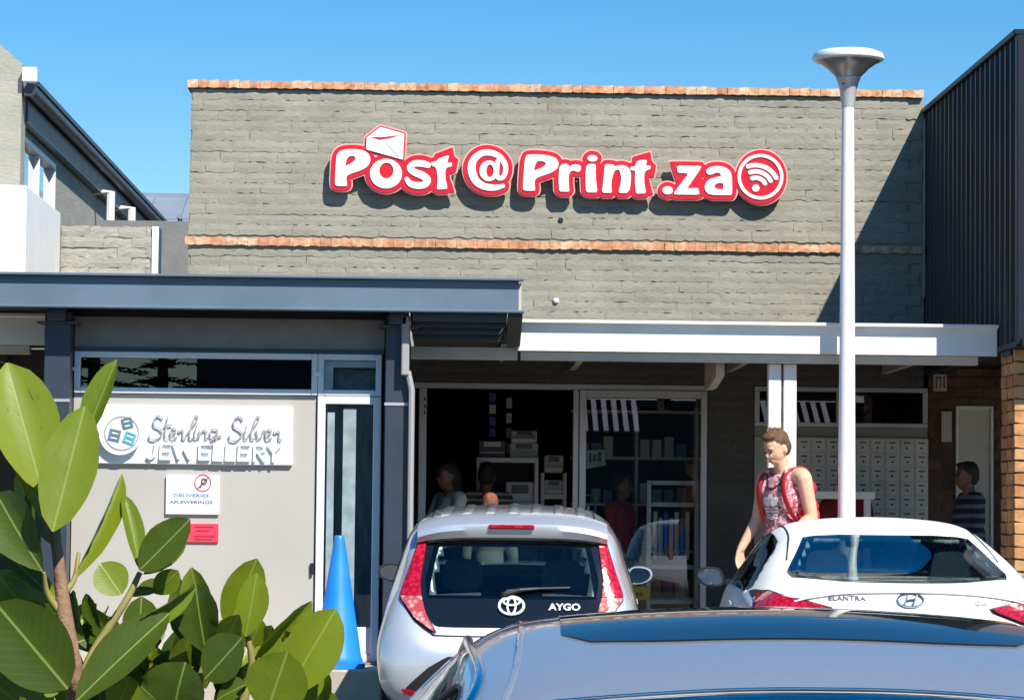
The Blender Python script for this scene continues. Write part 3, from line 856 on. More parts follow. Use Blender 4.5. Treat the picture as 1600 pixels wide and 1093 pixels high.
# ------------------------------------------------------------------ main sign: artwork in sign units, 1 unit = 5.222 mm
def U(ox, oy, s, pts): return [(ox + p[0] / s, oy + p[1] / s) for p in pts]
A = lambda pts: U(500, 190, 6.667, pts)
B = lambda pts: U(700, 220, 6.667, pts)
Cc = lambda pts: U(880, 220, 8.889, pts)
Dd = lambda pts: U(1020, 220, 7.273, pts)
SL = smooth_loop
letters = [
    ('letter_p', [SL(A([(165, 345), (380, 332), (475, 362), (515, 425), (505, 490), (440, 550), (275, 605), (262, 640), (275, 725), (145, 725), (150, 520)])),
                  SL(A([(268, 420), (335, 403), (362, 430), (340, 465), (250, 520)]), 1)]),
    ('letter_o', [A(ellipse(676, 588, 167, 155)), A(ellipse(680, 556, 74, 82))]),
    ('letter_s', [A(stroke_loop([(1112, 492), (1040, 476), (965, 482), (925, 525), (970, 568), (1060, 604), (1108, 650), (1075, 698), (1000, 708), (930, 688), (890, 640)], [38, 42, 40, 40, 42, 46, 46, 42, 42, 40, 26]))]),
    ('letter_t', [SL(A([(1215, 425), (1320, 388), (1330, 400), (1310, 468), (1362, 462), (1362, 507), (1300, 515), (1290, 600), (1320, 740), (1205, 747), (1218, 650), (1200, 515), (1148, 500), (1145, 458), (1208, 450)]), 1)]),
    ('letter_at', [B(stroke_loop([(565, 500), (480, 520), (370, 508), (280, 450), (235, 340), (250, 240), (320, 170), (410, 152), (510, 185), (575, 260), (588, 340), (565, 405), (520, 420), (498, 380), (500, 300), (505, 245)], [20, 30, 36, 40, 42, 38, 34, 32, 30, 28, 26, 24, 24, 24, 24, 24]))]),
    ('letter_at_bowl', [B(ellipse(415, 345, 100, 108)), B(ellipse(425, 345, 38, 66))]),
    ('letter_p', [SL(B([(790, 185), (830, 165), (990, 168), (1105, 190), (1145, 248), (1130, 312), (1060, 360), (930, 402), (893, 435), (890, 470), (902, 548), (768, 548), (775, 380)])),
                  SL(B([(905, 240), (970, 233), (1012, 255), (990, 292), (880, 340)]), 1)]),
    ('letter_r', [SL(B([(1155, 265), (1235, 255), (1248, 290), (1300, 262), (1372, 272), (1372, 328), (1340, 348), (1290, 325), (1250, 355), (1245, 450), (1258, 552), (1150, 552), (1140, 400)]), 1)]),
    ('letter_i', [SL(Cc([(310, 345), (440, 345), (435, 500), (465, 742), (305, 742), (293, 500)]), 1)]),
    ('letter_i_dot', [Cc(ellipse(390, 265, 70, 46, 24))]),
    ('letter_n', [SL(Cc([(565, 345), (690, 345), (700, 378), (780, 350), (870, 365), (922, 430), (932, 540), (908, 745), (755, 745), (800, 560), (775, 430), (735, 415), (688, 450), (655, 600), (665, 745), (528, 745), (550, 520)]), 1)]),
    ('letter_t', [SL(Cc([(1000, 320), (1030, 285), (1140, 272), (1152, 300), (1130, 355), (1203, 358), (1203, 407), (1120, 432), (1110, 560), (1142, 745), (1000, 752), (983, 560), (990, 432), (918, 422), (918, 378), (990, 370)]), 1)]),
    ('dot', [Dd(ellipse(162, 572, 60, 47, 24))]),
    ('letter_z', [SL(Dd([(262, 288), (535, 288), (542, 312), (400, 520), (388, 548), (508, 538), (527, 618), (235, 618), (240, 590), (400, 375), (275, 370)]), 1, 30)]),
    ('letter_a', [SL(Dd([(598, 335), (650, 292), (770, 283), (862, 320), (897, 400), (897, 618), (800, 618), (640, 618), (588, 570), (583, 500), (630, 438), (720, 412), (772, 400), (760, 368), (720, 358), (645, 392), (605, 375)]), 1),
                  SL(Dd([(700, 500), (740, 480), (797, 483), (797, 552), (730, 552), (693, 532)]), 1)]),
    ('wifi_ring', [Dd(ellipse(1220, 402, 262, 262, 56)), Dd(ellipse(1220, 402, 224, 224, 56))]),
    ('wifi_dot', [Dd(ellipse(1167, 533, 42, 42, 20))]),
]
for i, r0 in enumerate((118, 190, 262)):
    pts = [(1167 + r0 * math.cos(rad(a)), 533 - r0 * math.sin(rad(a))) for a in np.linspace(110, 27, 9)]
    letters.append(('wifi_arc', [Dd(stroke_loop(pts, 25, 3))]))
env = A([(612, 100), (862, 168), (850, 440), (468, 338), (470, 215)])

def sdf_grid(loops_list, x0, x1, y0, y1, h):
    xs = np.arange(x0, x1, h); ys = np.arange(y0, y1, h)
    X, Y = np.meshgrid(xs, ys)
    best = np.full(X.shape, 1e9)
    for loops in loops_list:
        inside = np.zeros(X.shape, bool); d2 = np.full(X.shape, 1e9)
        for L in loops:
            n = len(L)
            for i in range(n):
                ax, ay = L[i]; bx, by = L[(i + 1) % n]
                dx, dy = bx - ax, by - ay
                ll = dx * dx + dy * dy + 1e-9
                t = np.clip(((X - ax) * dx + (Y - ay) * dy) / ll, 0, 1)
                d2 = np.minimum(d2, (X - ax - t * dx) ** 2 + (Y - ay - t * dy) ** 2)
                c = ((ay > Y) != (by > Y)) & (X < (bx - ax) * (Y - ay) / (by - ay + 1e-12) + ax)
                inside ^= c
        d = np.sqrt(d2); d[inside] *= -1
        best = np.minimum(best, d)
    return xs, ys, best

def contours(xs, ys, F, lev):
    G = F - lev
    ny, nx = G.shape
    segs = {}
    def ip(i0, j0, i1, j1):
        a, b = G[j0, i0], G[j1, i1]; t = a / (a - b)
        return (xs[i0] + (xs[i1] - xs[i0]) * t, ys[j0] + (ys[j1] - ys[j0]) * t)
    S = (G < 0)
    cs = S[:-1, :-1].astype(int) + 2 * S[:-1, 1:] + 4 * S[1:, 1:] + 8 * S[1:, :-1]
    nxt = {}
    pt = {}
    E = {1: [(3, 0)], 2: [(0, 1)], 3: [(3, 1)], 4: [(1, 2)], 5: [(3, 2), (1, 0)], 6: [(0, 2)], 7: [(3, 2)], 8: [(2, 3)], 9: [(2, 0)], 10: [(0, 3), (2, 1)], 11: [(2, 1)], 12: [(1, 3)], 13: [(1, 0)], 14: [(0, 3)]}
    for j, i in zip(*np.nonzero((cs > 0) & (cs < 15))):
        ed = {0: ((i, j, i + 1, j), ('h', i, j)), 1: ((i + 1, j, i + 1, j + 1), ('v', i + 1, j)), 2: ((i, j + 1, i + 1, j + 1), ('h', i, j + 1)), 3: ((i, j, i, j + 1), ('v', i, j))}
        for a, b in E[cs[j, i]]:
            ka, kb = ed[a][1], ed[b][1]
            pt[ka] = ip(*ed[a][0]); pt[kb] = ip(*ed[b][0])
            nxt[ka] = kb
    loops = []
    left = set(nxt)
    while left:
        k = left.pop(); s = k; L = [pt[k]]
        k = nxt[k]
        while k != s and k in nxt:
            left.discard(k); L.append(pt[k]); k = nxt[k]
        if len(L) > 8: loops.append(L)
    return loops

def area(L): return .5 * sum(L[i - 1][0] * L[i][1] - L[i][0] * L[i - 1][1] for i in range(len(L)))
def inside_poly(p, L):
    c = False
    for i in range(len(L)):
        (ax, ay), (bx, by) = L[i - 1], L[i]
        if (ay > p[1]) != (by > p[1]) and p[0] < (bx - ax) * (p[1] - ay) / (by - ay) + ax: c = not c
    return c
def simplify(L, tol=.12):
    keep = [L[0]]
    for i in range(1, len(L) - 1):
        a, b, c = Vector(keep[-1]), Vector(L[i]), Vector(L[i + 1])
        if abs((b - a).cross(c - a) if hasattr((b - a), 'cross') else 0) / max((c - a).length, 1e-6) > tol or (b - a).length > 6: keep.append(L[i])
    return keep
def nest(loops):
    loops = sorted([simplify(L) for L in loops], key=lambda L: -abs(area(L)))
    groups = []
    for L in loops:
        for g in groups:
            if inside_poly(L[0], g[0]): g.append(L); break
        else: groups.append([L])
    return groups

SU = 23.5 / 4500
def sgn(u, v, d):        # sign units -> wall, the sign stands off the wall on studs
    X = (u - 870) * SU * 1.0; Z = (268 - v) * SU
    return (.357 + X + Z * .0, -d, 3.876 + Z + (u - 870) * SU * .0 - 0.0)
ROT = rad(.0)
sign = thing('shop_sign', 'red and white raised letter sign reading Post @ Print .za on the painted wall', 'sign', (.357, -.1, 3.6))
M_red = mat('sign_red', (.60, .008, .022), .35, var=.03, vscale=6, coords='World')
M_signw = mat('sign_white', (.88, .88, .88), .35)
M_pink = mat('sign_pink_edge', (.85, .42, .38), .4)
disc = Dd(ellipse(1228, 405, 292, 312, 60))
solid = [[l[1][0]] for l in letters if not l[0].startswith('wifi')]
gx, gy, F = sdf_grid(solid, 495, 1250, 190, 345, 1.0)
gx, gy, F2 = sdf_grid([[env]], 495, 1250, 190, 345, 1.0)
gx, gy, F3 = sdf_grid([[disc]], 495, 1250, 190, 345, 1.0)
# the pointed flicks at the two letters t, and the straight top of z
tips = [A([(1180, 375), (1368, 300), (1385, 395), (1430, 430), (1405, 560), (1330, 590), (1395, 770), (1180, 770)]), Cc([(950, 235), (1198, 160), (1225, 300), (1280, 350), (1255, 510), (1175, 520), (1240, 760), (1000, 790)]), Dd([(185, 240), (560, 240), (560, 600), (300, 600)])]
gx, gy, F4 = sdf_grid([[t] for t in tips], 495, 1250, 190, 345, 1.0)
FF = np.minimum(np.minimum(F - 7.0, F2 - 2.4), np.minimum(F3 + 0.0, F4))
for nm, lev, d0, d1, m in (('backing_edge', 2.1, .070, .094, M_pink), ('red_backing', 0.0, .0945, .102, M_red)):
    for g in nest(contours(gx, gy, FF, lev)):
        obj(nm, MB().loops(g, sgn, d0, d1), m, sign)
pens = {'letter_s': (A, [(1112, 492), (1040, 476), (965, 482), (925, 525), (970, 568), (1060, 604), (1108, 650), (1075, 698), (1000, 708), (930, 688), (890, 640)], [31, 35, 33, 33, 36, 39, 38, 35, 35, 32, 22], 6.667),
        'letter_at': (B, [(565, 500), (480, 520), (370, 508), (280, 450), (235, 340), (250, 240), (320, 170), (410, 152), (510, 185), (575, 260), (588, 340), (565, 405), (520, 420), (498, 380), (500, 300), (505, 245)], [20, 30, 36, 40, 42, 38, 34, 32, 30, 28, 26, 24, 24, 24, 24, 24], 6.667)}
arcs = 0
for nm, loops in letters:
    if nm in pens:
        fn_, P_, r_, k_ = pens[nm]
        obj(nm, MB().stroke(fn_(P_), [q / k_ for q in r_], sgn, .1022, .110), M_signw, sign)
    elif nm == 'wifi_arc':
        r0 = (118, 190, 262)[arcs]; arcs += 1
        obj(nm, MB().stroke(Dd([(1167 + r0 * math.cos(rad(a)), 533 - r0 * math.sin(rad(a))) for a in np.linspace(110, 27, 9)]), 25 / 7.273, sgn, .1022, .110, 3), M_signw, sign)
    else:
        obj(nm, MB().loops(loops, sgn, .1022, .1115 if nm == 'letter_at_bowl' else .110), M_signw, sign)
ev = obj('envelope', MB().loops([env], sgn, .1023, .112), M_signw, sign)
obj('envelope_flap', MB().loops([A([(510, 208), (640, 205), (812, 184), (720, 216), (600, 236)])], sgn, .1125, .114), mat('sign_dark_red', (.5, .02, .06), .4), ev)
obj('envelope_fold', MB().loops([A([(662, 262), (668, 258), (810, 412), (800, 418)])], sgn, .1125, .1135).loops([A([(512, 282), (508, 276), (548, 252), (552, 258)])], sgn, .1125, .1135), mat('sign_grey_line', (.35, .33, .35), .5), ev)
for x in (540, 620, 690, 750, 830, 900, 960, 1010, 1070, 1120, 1190):
    p = sgn(x, 285, 0)
    obj('stud', MB().tube([(p[0], -.001, p[2]), (p[0], -.0705, p[2])], .008, 6), M_alu, sign)

# ------------------------------------------------------------------ jewellery sign
js = thing('jewellery_sign', 'white board with raised script lettering Sterling Silver Jewellery and round emblem', 'sign', (-2.28, YJ - .03, 1.37))
def jsg(u, v, d):   # board units: 310 wide picture of 1600 px -> metres
    return (-2.98 + u * .000868, YJ - .035 - d, 1.80 - v * .000868)
obj('board', MB().bbox(-2.98, -1.600, YJ - .034, YJ - .0005, 1.375, 1.787, .006), mat('sign_board_white', (.82, .82, .80), .4, var=.02), js)
M_rl = mat('raised_letter_white', (.74, .74, .73), .4)
M_rs = mat('raised_letter_grey', (.40, .39, .40), .4)
M_teal = mat('emblem_teal', (.10, .42, .48), .4)
dsc = obj('emblem_disc', MB().loops([ellipse(215, 255, 168, 165, 40)], jsg, 0, .05), M_rl, js)
obj('emblem_ring', MB().loops([ellipse(228, 245, 140, 138, 40), ellipse(228, 245, 130, 128, 40)], jsg, .0502, .054), M_rs, dsc)
def sq(cx, cy, s, a, holes=True):
    c, n = math.cos(rad(a)), math.sin(rad(a))
    def r(px, py): return (cx + px * c - py * n, cy + px * n + py * c)
    out = [[r(-s, -s), r(s, -s), r(s, s), r(-s, s)]]
    for k in (-.45, .4):
        out.append([r(-s * .55, s * (k - .25)), r(s * .6, s * (k - .25)), r(s * .6, s * (k + .2)), r(-s * .55, s * (k + .2))])
    return out
obj('emblem_tile', MB().loops(sq(170, 262, 46, 12), jsg, .0502, .056), mat('emblem_dark', (.12, .20, .24), .4), dsc)
obj('emblem_tile', MB().loops(sq(270, 165, 42, -14), jsg, .0502, .056), mat('emblem_dark', (.12, .20, .24), .4), dsc)
obj('emblem_tile', MB().loops(sq(290, 285, 46, 20), jsg, .0502, .056), M_teal, dsc)
M_thin = M_rs
script = {  # pen strokes of the script line, in board units
    'S': [[(548, 120), (520, 100), (485, 125), (480, 175), (530, 205), (545, 250), (500, 290), (450, 285), (445, 255)]],
    't': [[(590, 110), (575, 200), (570, 270), (600, 285)], [(560, 180), (625, 172)]],
    'e': [[(610, 245), (650, 235), (655, 205), (630, 200), (612, 240), (625, 280), (665, 270)]],
    'r': [[(675, 215), (690, 225), (700, 215), (715, 220), (712, 275), (735, 278)]],
    'l': [[(740, 250), (820, 140), (828, 100), (805, 110), (770, 230), (768, 275), (790, 278)]],
    'i': [[(815, 200), (805, 270), (830, 275)], [(826, 160), (829, 165)]],
    'n': [[(845, 215), (840, 278), (860, 230), (885, 210), (900, 225), (893, 275), (915, 270)]],
    'g': [[(985, 205), (945, 205), (930, 245), (950, 270), (980, 240), (990, 205), (978, 300), (940, 335), (905, 325), (990, 265), (1020, 255)]],
    'S2': [[(1190, 125), (1165, 98), (1125, 125), (1120, 175), (1170, 210), (1185, 250), (1140, 292), (1090, 285), (1085, 250)]],
    'i2': [[(1215, 200), (1205, 270), (1230, 275)], [(1226, 160), (1229, 165)]],
    'l2': [[(1230, 260), (1310, 140), (1320, 100), (1295, 112), (1262, 230), (1262, 275), (1285, 275)]],
    'v': [[(1300, 210), (1315, 275), (1345, 250), (1358, 205), (1370, 215)]],
    'e2': [[(1370, 245), (1410, 235), (1418, 205), (1392, 200), (1373, 240), (1388, 280), (1425, 268)]],
    'r2': [[(1440, 215), (1458, 225), (1470, 215), (1488, 222), (1482, 275), (1505, 280)]],
}
for k, ss in script.items():
    mbx = MB()
    for si, st in enumerate(ss):
        P = catmull([jsg(p[0], p[1], .016 + .001 * si) for p in st], 5)
        mbx.tube(P, .0066, 6)
    o = obj('script_letter', mbx, M_rs, js)
    for st in ss[:1]:
        for p in (st[0], st[-1]):
            a = jsg(p[0], p[1], 0); obj('letter_stud', MB().tube([a, (a[0], a[1] - .016, a[2])], .003, 5), M_rl, o)
caps = {'J': [[(495, 330), (487, 420), (455, 445), (430, 430)]], 'E': [[(615, 325), (540, 325), (535, 445), (615, 445)], [(538, 385), (605, 385)]],
        'W': [[(640, 325), (680, 440), (715, 345), (765, 440), (815, 325)]], 'E2': [[(925, 325), (850, 325), (845, 445), (925, 445)], [(848, 385), (915, 385)]],
        'L': [[(968, 322), (960, 450), (1030, 452)]], 'L2': [[(1068, 322), (1060, 450), (1130, 452)]],
        'E3': [[(1245, 325), (1165, 325), (1160, 450), (1245, 450)], [(1163, 388), (1230, 388)]],
        'R': [[(1285, 455), (1290, 325), (1360, 335), (1365, 375), (1295, 390)], [(1320, 392), (1365, 455)]], 'Y': [[(1395, 325), (1440, 385), (1438, 458)], [(1495, 325), (1440, 388)]]}
for k, ss in caps.items():
    mbx = MB()
    for st in ss:
        for a, b in zip(st, st[1:]):
            a2, b2 = Vector(a), Vector(b)
            d = (b2 - a2).normalized(); n2 = Vector((-d.y, d.x)) * 9.5; e = d * 6
            L = [a2 - e + n2, b2 + e + n2, b2 + e - n2, a2 - e - n2]
            dz = random.uniform(0, .0018)
            mbx.loops([[(p.x, p.y) for p in L]], jsg, .004, .022 + dz)
    o = obj('letter', mbx, M_signw, js)

# ------------------------------------------------------------------ deliveries plate, red plate
ds = thing('delivery_sign', 'white no-parking plate about deliveries below the jewellery board', 'sign', (-2.29, YJ - .02, 1.03))
obj('plate', MB().bbox(-2.477, -2.104, YJ - .024, YJ - .0005, 1.028, 1.300, .004), mat('sign_board_white', (.82, .82, .80), .4), ds)
def dsg(u, v, d): return (-2.512 + u * .000484, YJ - .0245 - d, 1.345 - v * .000484)
M_pr = mat('prohibition_red', (.55, .06, .10), .4)
rg = obj('prohibition_ring', MB().loops([ellipse(602, 200, 122, 126, 40), ellipse(602, 200, 106, 110, 40)], dsg, 0, .002), M_pr, ds)
obj('slash', MB().loops([stroke_loop([(520, 290), (600, 205), (685, 115)], 7, 2)], dsg, .0021, .0035), M_pr, rg)
obj('letter_p', MB().stroke([(570, 262), (588, 215), (592, 150), (640, 145), (660, 170), (640, 205), (600, 212)], 9, dsg, .0036, .005, 4), mat('print_dark', (.07, .06, .10), .5), rg)
for body, z, w, c in (('DELIVERIES', 1.160, .245, (.05, .22, .42)), ('AFLEWERINGS', 1.113, .30, (.10, .13, .25))):
    me = text_mesh(body, .030, .0006, bold=.0006)
    xs_ = [v.co.x for v in me.vertices]; sc = w / (max(xs_) - min(xs_))
    me.transform(Matrix.Translation((-2.300, YJ - .0250, z)) @ Matrix.Rotation(rad(90), 4, 'X') @ Matrix.Diagonal((sc, 1, 1, 1)))
    obj('lettering', me, mat('print_' + body.lower(), c, .5), ds)
rd = thing('red_notice', 'small red plate with worn lines below the delivery sign', 'sign', (-2.24, YJ - .02, .83))
obj('plate', MB().bbox(-2.37, -2.108, YJ - .018, YJ - .0005, .836, .966, .003), mat('notice_red', (.72, .05, .085), .45, var=.08, vscale=10), rd)
mbx = MB()
for i, (z, a, b) in enumerate(((.944, -2.27, -2.14), (.918, -2.26, -2.17), (.880, -2.28, -2.13), (.858, -2.27, -2.15))):
    mbx.box(a, b, YJ - .0205, YJ - .0185, z - .004, z + .003)
obj('print_lines', mbx, mat('notice_dark_red', (.40, .02, .05), .5), rd)

# ------------------------------------------------------------------ blue cone
cn = thing('traffic_cone', 'tall plain blue plastic cone standing beside the jewellery door', 'cone', (-1.25, -3.78, 0))
M_cone = mat('blue_plastic', (.012, .225, .74), .42, var=.10, vscale=5, dirt=.18, dscale=9)
obj('cone_body', MB().lathe([(.168, .03), (.172, .05), (.160, .075), (.036, .872), (.032, .892), (.026, .897), (.020, .890), (.018, .80)], (-1.25, -3.78, 0), 28), M_cone, cn, smooth=40)
mbx = MB()
def rsq(h, r, z):
    out = []
    for cx, cy, a0 in ((h - r, h - r, 0), (-h + r, h - r, 90), (-h + r, -h + r, 180), (h - r, -h + r, 270)):
        for t in (0, 30, 60, 90): out.append((cx + r * math.cos(rad(a0 + t)), cy + r * math.sin(rad(a0 + t))))
    return out
mbx.loops([rsq(.185, .05, 0)], lambda u, v, d: (-1.25 + u, -3.78 + v, .0015 + d * .034), 0, 1)
obj('cone_foot', mbx, M_cone, cn)

# ------------------------------------------------------------------ street lamp
lp = thing('street_lamp', 'white tapered lamp post with trumpet shaped head in front of the shop', 'street lamp', (2.283, -3.33, 0))
M_pole = mat('lamp_white', (.78, .78, .80), .35, var=.03, dirt=.08, dscale=5, coords='World')
c = (2.283, -3.33, 0)
obj('post', MB().lathe([(.085, .001), (.085, .015), (.066, .02), (.063, 1.0), (.050, 3.0), (.043, 3.95)], c, 24), M_pole, lp, smooth=40)
hd = obj('lamp_head', MB().lathe([(.046, 3.95), (.052, 4.0), (.062, 4.08), (.082, 4.145), (.088, 4.15), (.086, 4.16)], c, 32), mat('lamp_cast', (.50, .50, .52), .4, .3), lp, smooth=40)
obj('bowl', MB().lathe([(.085, 4.16), (.105, 4.18), (.150, 4.225), (.215, 4.27), (.235, 4.278)], c, 40), mat('lamp_bowl', (.30, .29, .29), .22, .35, var=.25, vscale=8), hd, smooth=40)
obj('rim', MB().lathe([(.236, 4.274), (.252, 4.285), (.256, 4.30), (.245, 4.325), (.20, 4.345), (.10, 4.355), (.01, 4.358)], c, 40), M_pole, hd, smooth=40)
obj('access_door', MB().bbox(2.258, 2.308, -3.397, -3.385, .45, .75, .004), M_pole, lp)
obj('base_flange', MB().lathe([(.13, .001), (.13, .014), (.088, .018)], c, 24), M_pole, lp, smooth=40)
obj('bolt', MB().lathe([(.006, 4.10), (.006, 4.11)], (2.24, -3.40, 0), 8), M_black, hd)

# ------------------------------------------------------------------ handrail by the mailboxes
hr = thing('handrail', 'white handrail on posts in front of the mailboxes', 'railing', (2.5, -1.2, 0))
obj('rail', MB().bbox(2.15, 2.80, -1.23, -1.17, 1.205, 1.265, .006), M_white, hr)
for x in (2.2, 2.74): obj('post', MB().bbox(x - .025, x + .025, -1.225, -1.175, 0, 1.204, .004), M_white, hr)

# ------------------------------------------------------------------ goods inside the post shop
def shelf_unit(x0, x1, y, zs, h, m, label):
    t = thing('shelf_unit', label, 'shelf', ((x0 + x1) / 2, y, 0))
    obj('upright', MB().box(x0, x0 + .03, y, y + .4, 0, h), m, t)
    obj('upright', MB().box(x1 - .03, x1, y, y + .4, 0, h), m, t)
    for z in zs: obj('shelf', MB().bbox(x0 + .03, x1 - .03, y - .01, y + .4, z, z + .04, .003), m, t)
    obj('back', MB().box(x0 + .03, x1 - .03, y + .38, y + .4, 0, h), M_dark, t)
    return t
M_shelf = mat('pale_shelf', (.78, .78, .77), .5, var=.05)
shelf_unit(-.27, .25, .75, (.35, .70, 1.04, 1.50), 1.54, M_shelf, 'pale open shelf unit stacked with printers inside the post shop doorway')
M_g1, M_g2, M_g3 = mat('goods_grey', (.72, .72, .73), .5), mat('goods_dark', (.05, .05, .06), .4), mat('goods_blue', (.10, .10, .50), .4)
def printer(x, y, z, w, h, m, label):
    t = thing('office_printer', label, 'printer', (x, y, z))
    obj('body', MB().bbox(x - w / 2, x + w / 2, y - .1, y + .15, z + .001, z + h, .012), m, t)
    obj('tray', MB().bbox(x - w * .42, x + w * .42, y - .18, y - .101, z + h * .25, z + h * .32, .004), M_g1, t)
    obj('panel', MB().bbox(x - w * .3, x + w * .3, y - .108, y - .101, z + h * .62, z + h * .9, .002), M_g2 if m is not M_g2 else M_g1, t)
printer(-.14, .95, 1.54, .24, .15, M_g2, 'dark printer on the top shelf at left inside the doorway')
printer(.13, .95, 1.54, .24, .13, M_g1, 'pale printer on the top shelf at right inside the doorway')
printer(.13, .95, 1.672, .22, .10, M_g1, 'small pale machine stacked on the pale printer')
printer(.10, .95, 1.08, .24, .26, M_g1, 'pale machine on the second shelf inside the doorway')
printer(.08, .95, .74, .30, .20, M_g1, 'wide pale machine on the third shelf inside the doorway')
t = thing('hanging_pouches', 'strip of blue hanging packets above the dark printer', 'packets', (-.13, 1.1, 1.75))
for i in range(4): obj('packet', MB().bbox(-.165, -.105, 1.09, 1.11, 1.72 + i * .1, 1.80 + i * .1, .006), M_g3 if i != 2 else M_g1, t)
t = thing('hanging_cables', 'strip of grey hanging packets in the middle of the back shelf', 'packets', (.0, 1.1, 1.6))
for i in range(4): obj('packet', MB().bbox(-.02, .03, 1.09, 1.11, 1.58 + i * .13, 1.67 + i * .13, .006), M_g1, t)
t = thing('wall_fan', 'dark round wall fan on the back wall of the shop', 'fan', (.50, 3.0, 1.7))
obj('guard', MB().tube([(.50 + .15 * math.cos(a), 3.0, 1.78 + .15 * math.sin(a)) for a in np.linspace(0, 2 * math.pi, 20)], .008, 6), M_g1, t)
for k in range(4):
    a = k * math.pi / 2 + .4
    obj('blade', MB().box(-.02, .13, -.006, .006, -.03, .03).mesh('blade'), M_g2, t)
    t.children[-1].matrix_parent_inverse = Matrix.Translation(t.location).inverted() @ Matrix.Translation((.50, 3.0, 1.78)) @ Matrix.Rotation(a, 4, 'Y')
obj('stand', MB().tube([(.50, 3.02, 1.78), (.50, 3.02, 0.0)], .02, 8), M_g2, t)
shelf_unit(.28, .50, 1.0, (.4, .8, 1.2), 1.42, M_g1, 'dark narrow rack of goods beside the pale shelf unit')
for i in range(4):
    printer(.39, 1.12, (.44, .84, 1.24, 1.42)[i] + .001, .16, .12 + .03 * (i % 2), (M_g1, M_g3, M_g1, M_g1)[i], ('small machine on the lowest level of the narrow rack', 'blue boxed machine in the middle of the narrow rack', 'small machine on the third level of the narrow rack', 'pale machine on top of the narrow rack')[i])
# display frame and goods behind the sliding glass door
t = thing('display_stand', 'pale metal framed display stand behind the sliding glass door', 'display stand', (1.36, .6, 0))
for x in (1.15, 1.55): obj('upright', MB().bbox(x, x + .04, .55, .59, 0, 1.36, .004), M_alu, t)
for z in (.62, 1.14, 1.32, .33): obj('crossbar', MB().bbox(1.19, 1.55, .553, .587, z, z + .04, .004), M_alu, t)
for i in range(7):
    obj('hanging_item', MB().bbox(1.21 + .045 * i, 1.245 + .045 * i, .60, .62, .70 + .03 * (i % 3), 1.10 - .05 * (i % 2), .004), (M_g1, M_g1, M_g3)[i % 3], t)
t = thing('leaning_poster', 'pale printed card stuck inside the glass door at left', 'poster', (.66, .05, 1.5))
obj('card', MB().loops([[(.62, 1.44), (.78, 1.47), (.76, 1.60), (.62, 1.59)]], lambda u, v, d: (u, .04 + d * .004, v), 0, 1), mat('poster_pale', (.55, .55, .48), .6), t)
obj('print', MB().box(.64, .66, .036, .0385, 1.49, 1.57).box(.67, .70, .036, .0385, 1.50, 1.56).box(.71, .74, .036, .0385, 1.50, 1.58), M_g2, t)
stock = thing('stock_rack', 'long white rack of boxed stock behind the sliding glass door', 'rack', (1.1, 1.4, 0))
for x in (.58, 1.10, 1.62): obj('upright', MB().box(x, x + .025, 1.30, 1.55, 0, 2.0), M_shelf, stock)
for z in (.35, .75, 1.15, 1.55, 1.95): obj('shelf', MB().box(.55, 1.67, 1.29, 1.56, z, z + .02), M_shelf, stock)
ir = random.Random(5)
ims = []
for k in range(8):
    m_ = MB().bbox(-.04, .04, -.06, .06, 0, .001 * ir.randrange(110, 240), .004).mesh('boxed_item')
    m_.materials.append(mat('stock_%d' % k, ((.75, .74, .70), (.70, .55, .10), (.12, .22, .55), (.62, .10, .10), (.55, .56, .58), (.20, .42, .25), (.80, .80, .80), (.30, .30, .32))[k], .5))
    ims.append(m_)
for z, lev_ in ((.37, 'lowest'), (.77, 'second lowest'), (1.17, 'third'), (1.57, 'topmost filled')):
    x = .66
    cnt = 0
    while x < 1.58:
        if abs(x - 1.11) > .06 and ir.random() < .85:
            o = inst('boxed_item', ir.choice(ims), None, (x, 1.37, z + .001))
            tag(o, '%s boxed item from the left on the %s shelf of the stock rack' % (('first', 'second', 'third', 'fourth', 'fifth', 'sixth', 'seventh', 'eighth', 'ninth', 'tenth')[cnt], lev_), 'box', 'boxed goods on the stock rack')
            cnt += 1
        x += .105
o = thing('yellow_sticker', 'yellow sticker with black letters low on the glass door', 'sticker', (1.05, -.02, .4))
obj('film', MB().box(.93, 1.14, -.0115, -.0085, .38, .485), mat('sticker_yellow', (.62, .45, .02), .5), o)
me = text_mesh('Yes', .07, .0005, bold=.001); me.transform(Matrix.Translation((1.035, -.0125, .43)) @ Matrix.Rotation(rad(90), 4, 'X'))
obj('lettering', me, M_black, o)
t = thing('side_rack', 'white wire rack inside the left edge of the glass door', 'rack', (.68, .5, 0))
for x in (.62, .72): obj('upright', MB().tube([(x, .5, 0), (x, .5, 1.24)], .008, 6), M_alu, t)
for z in (.95, 1.1, 1.23): obj('bar', MB().tube([(.62, .5, z), (.72, .5, z)], .007, 6), M_alu, t)

# ------------------------------------------------------------------ across the parking area, seen only as reflections in the glass
op = thing('opposite_building', 'long shop block with slatted white awning across the parking area', 'building', (2, -50, -.6))
obj('wall', MB().box(-6.6, 26, -58, -52, -.62, 4.0), mat('opposite_wall', (.14, .135, .13), .8, var=.15, vscale=1), op)
obj('roof', MB().box(-7, 27, -58.5, -51.4, 4.0, 4.12), M_dknavy, op)
slat = MB().loops([[(-51.3, 4.2), (-51.3, 4.24), (-49.6, 3.34), (-49.6, 3.30)]], lambda u, v, d: (d * .13, u, v), 0, 1).mesh('awning_slat')
slat.materials.append(M_white)
for i in list(range(5, 12)) + list(range(24, 31)):
    inst('awning_slat', slat, op, (1.4 + i * .26, 0, 0))
obj('tall_block', MB().box(-6.5, 1.0, -58, -52.1, 4.121, 6.0), MATS['opposite_wall'], op)
obj('awning_beam', MB().box(1.2, 10.4, -51.4, -51.31, 4.0, 4.2).box(1.2, 10.4, -49.6, -49.5, 3.2, 3.3), M_dknavy, op)
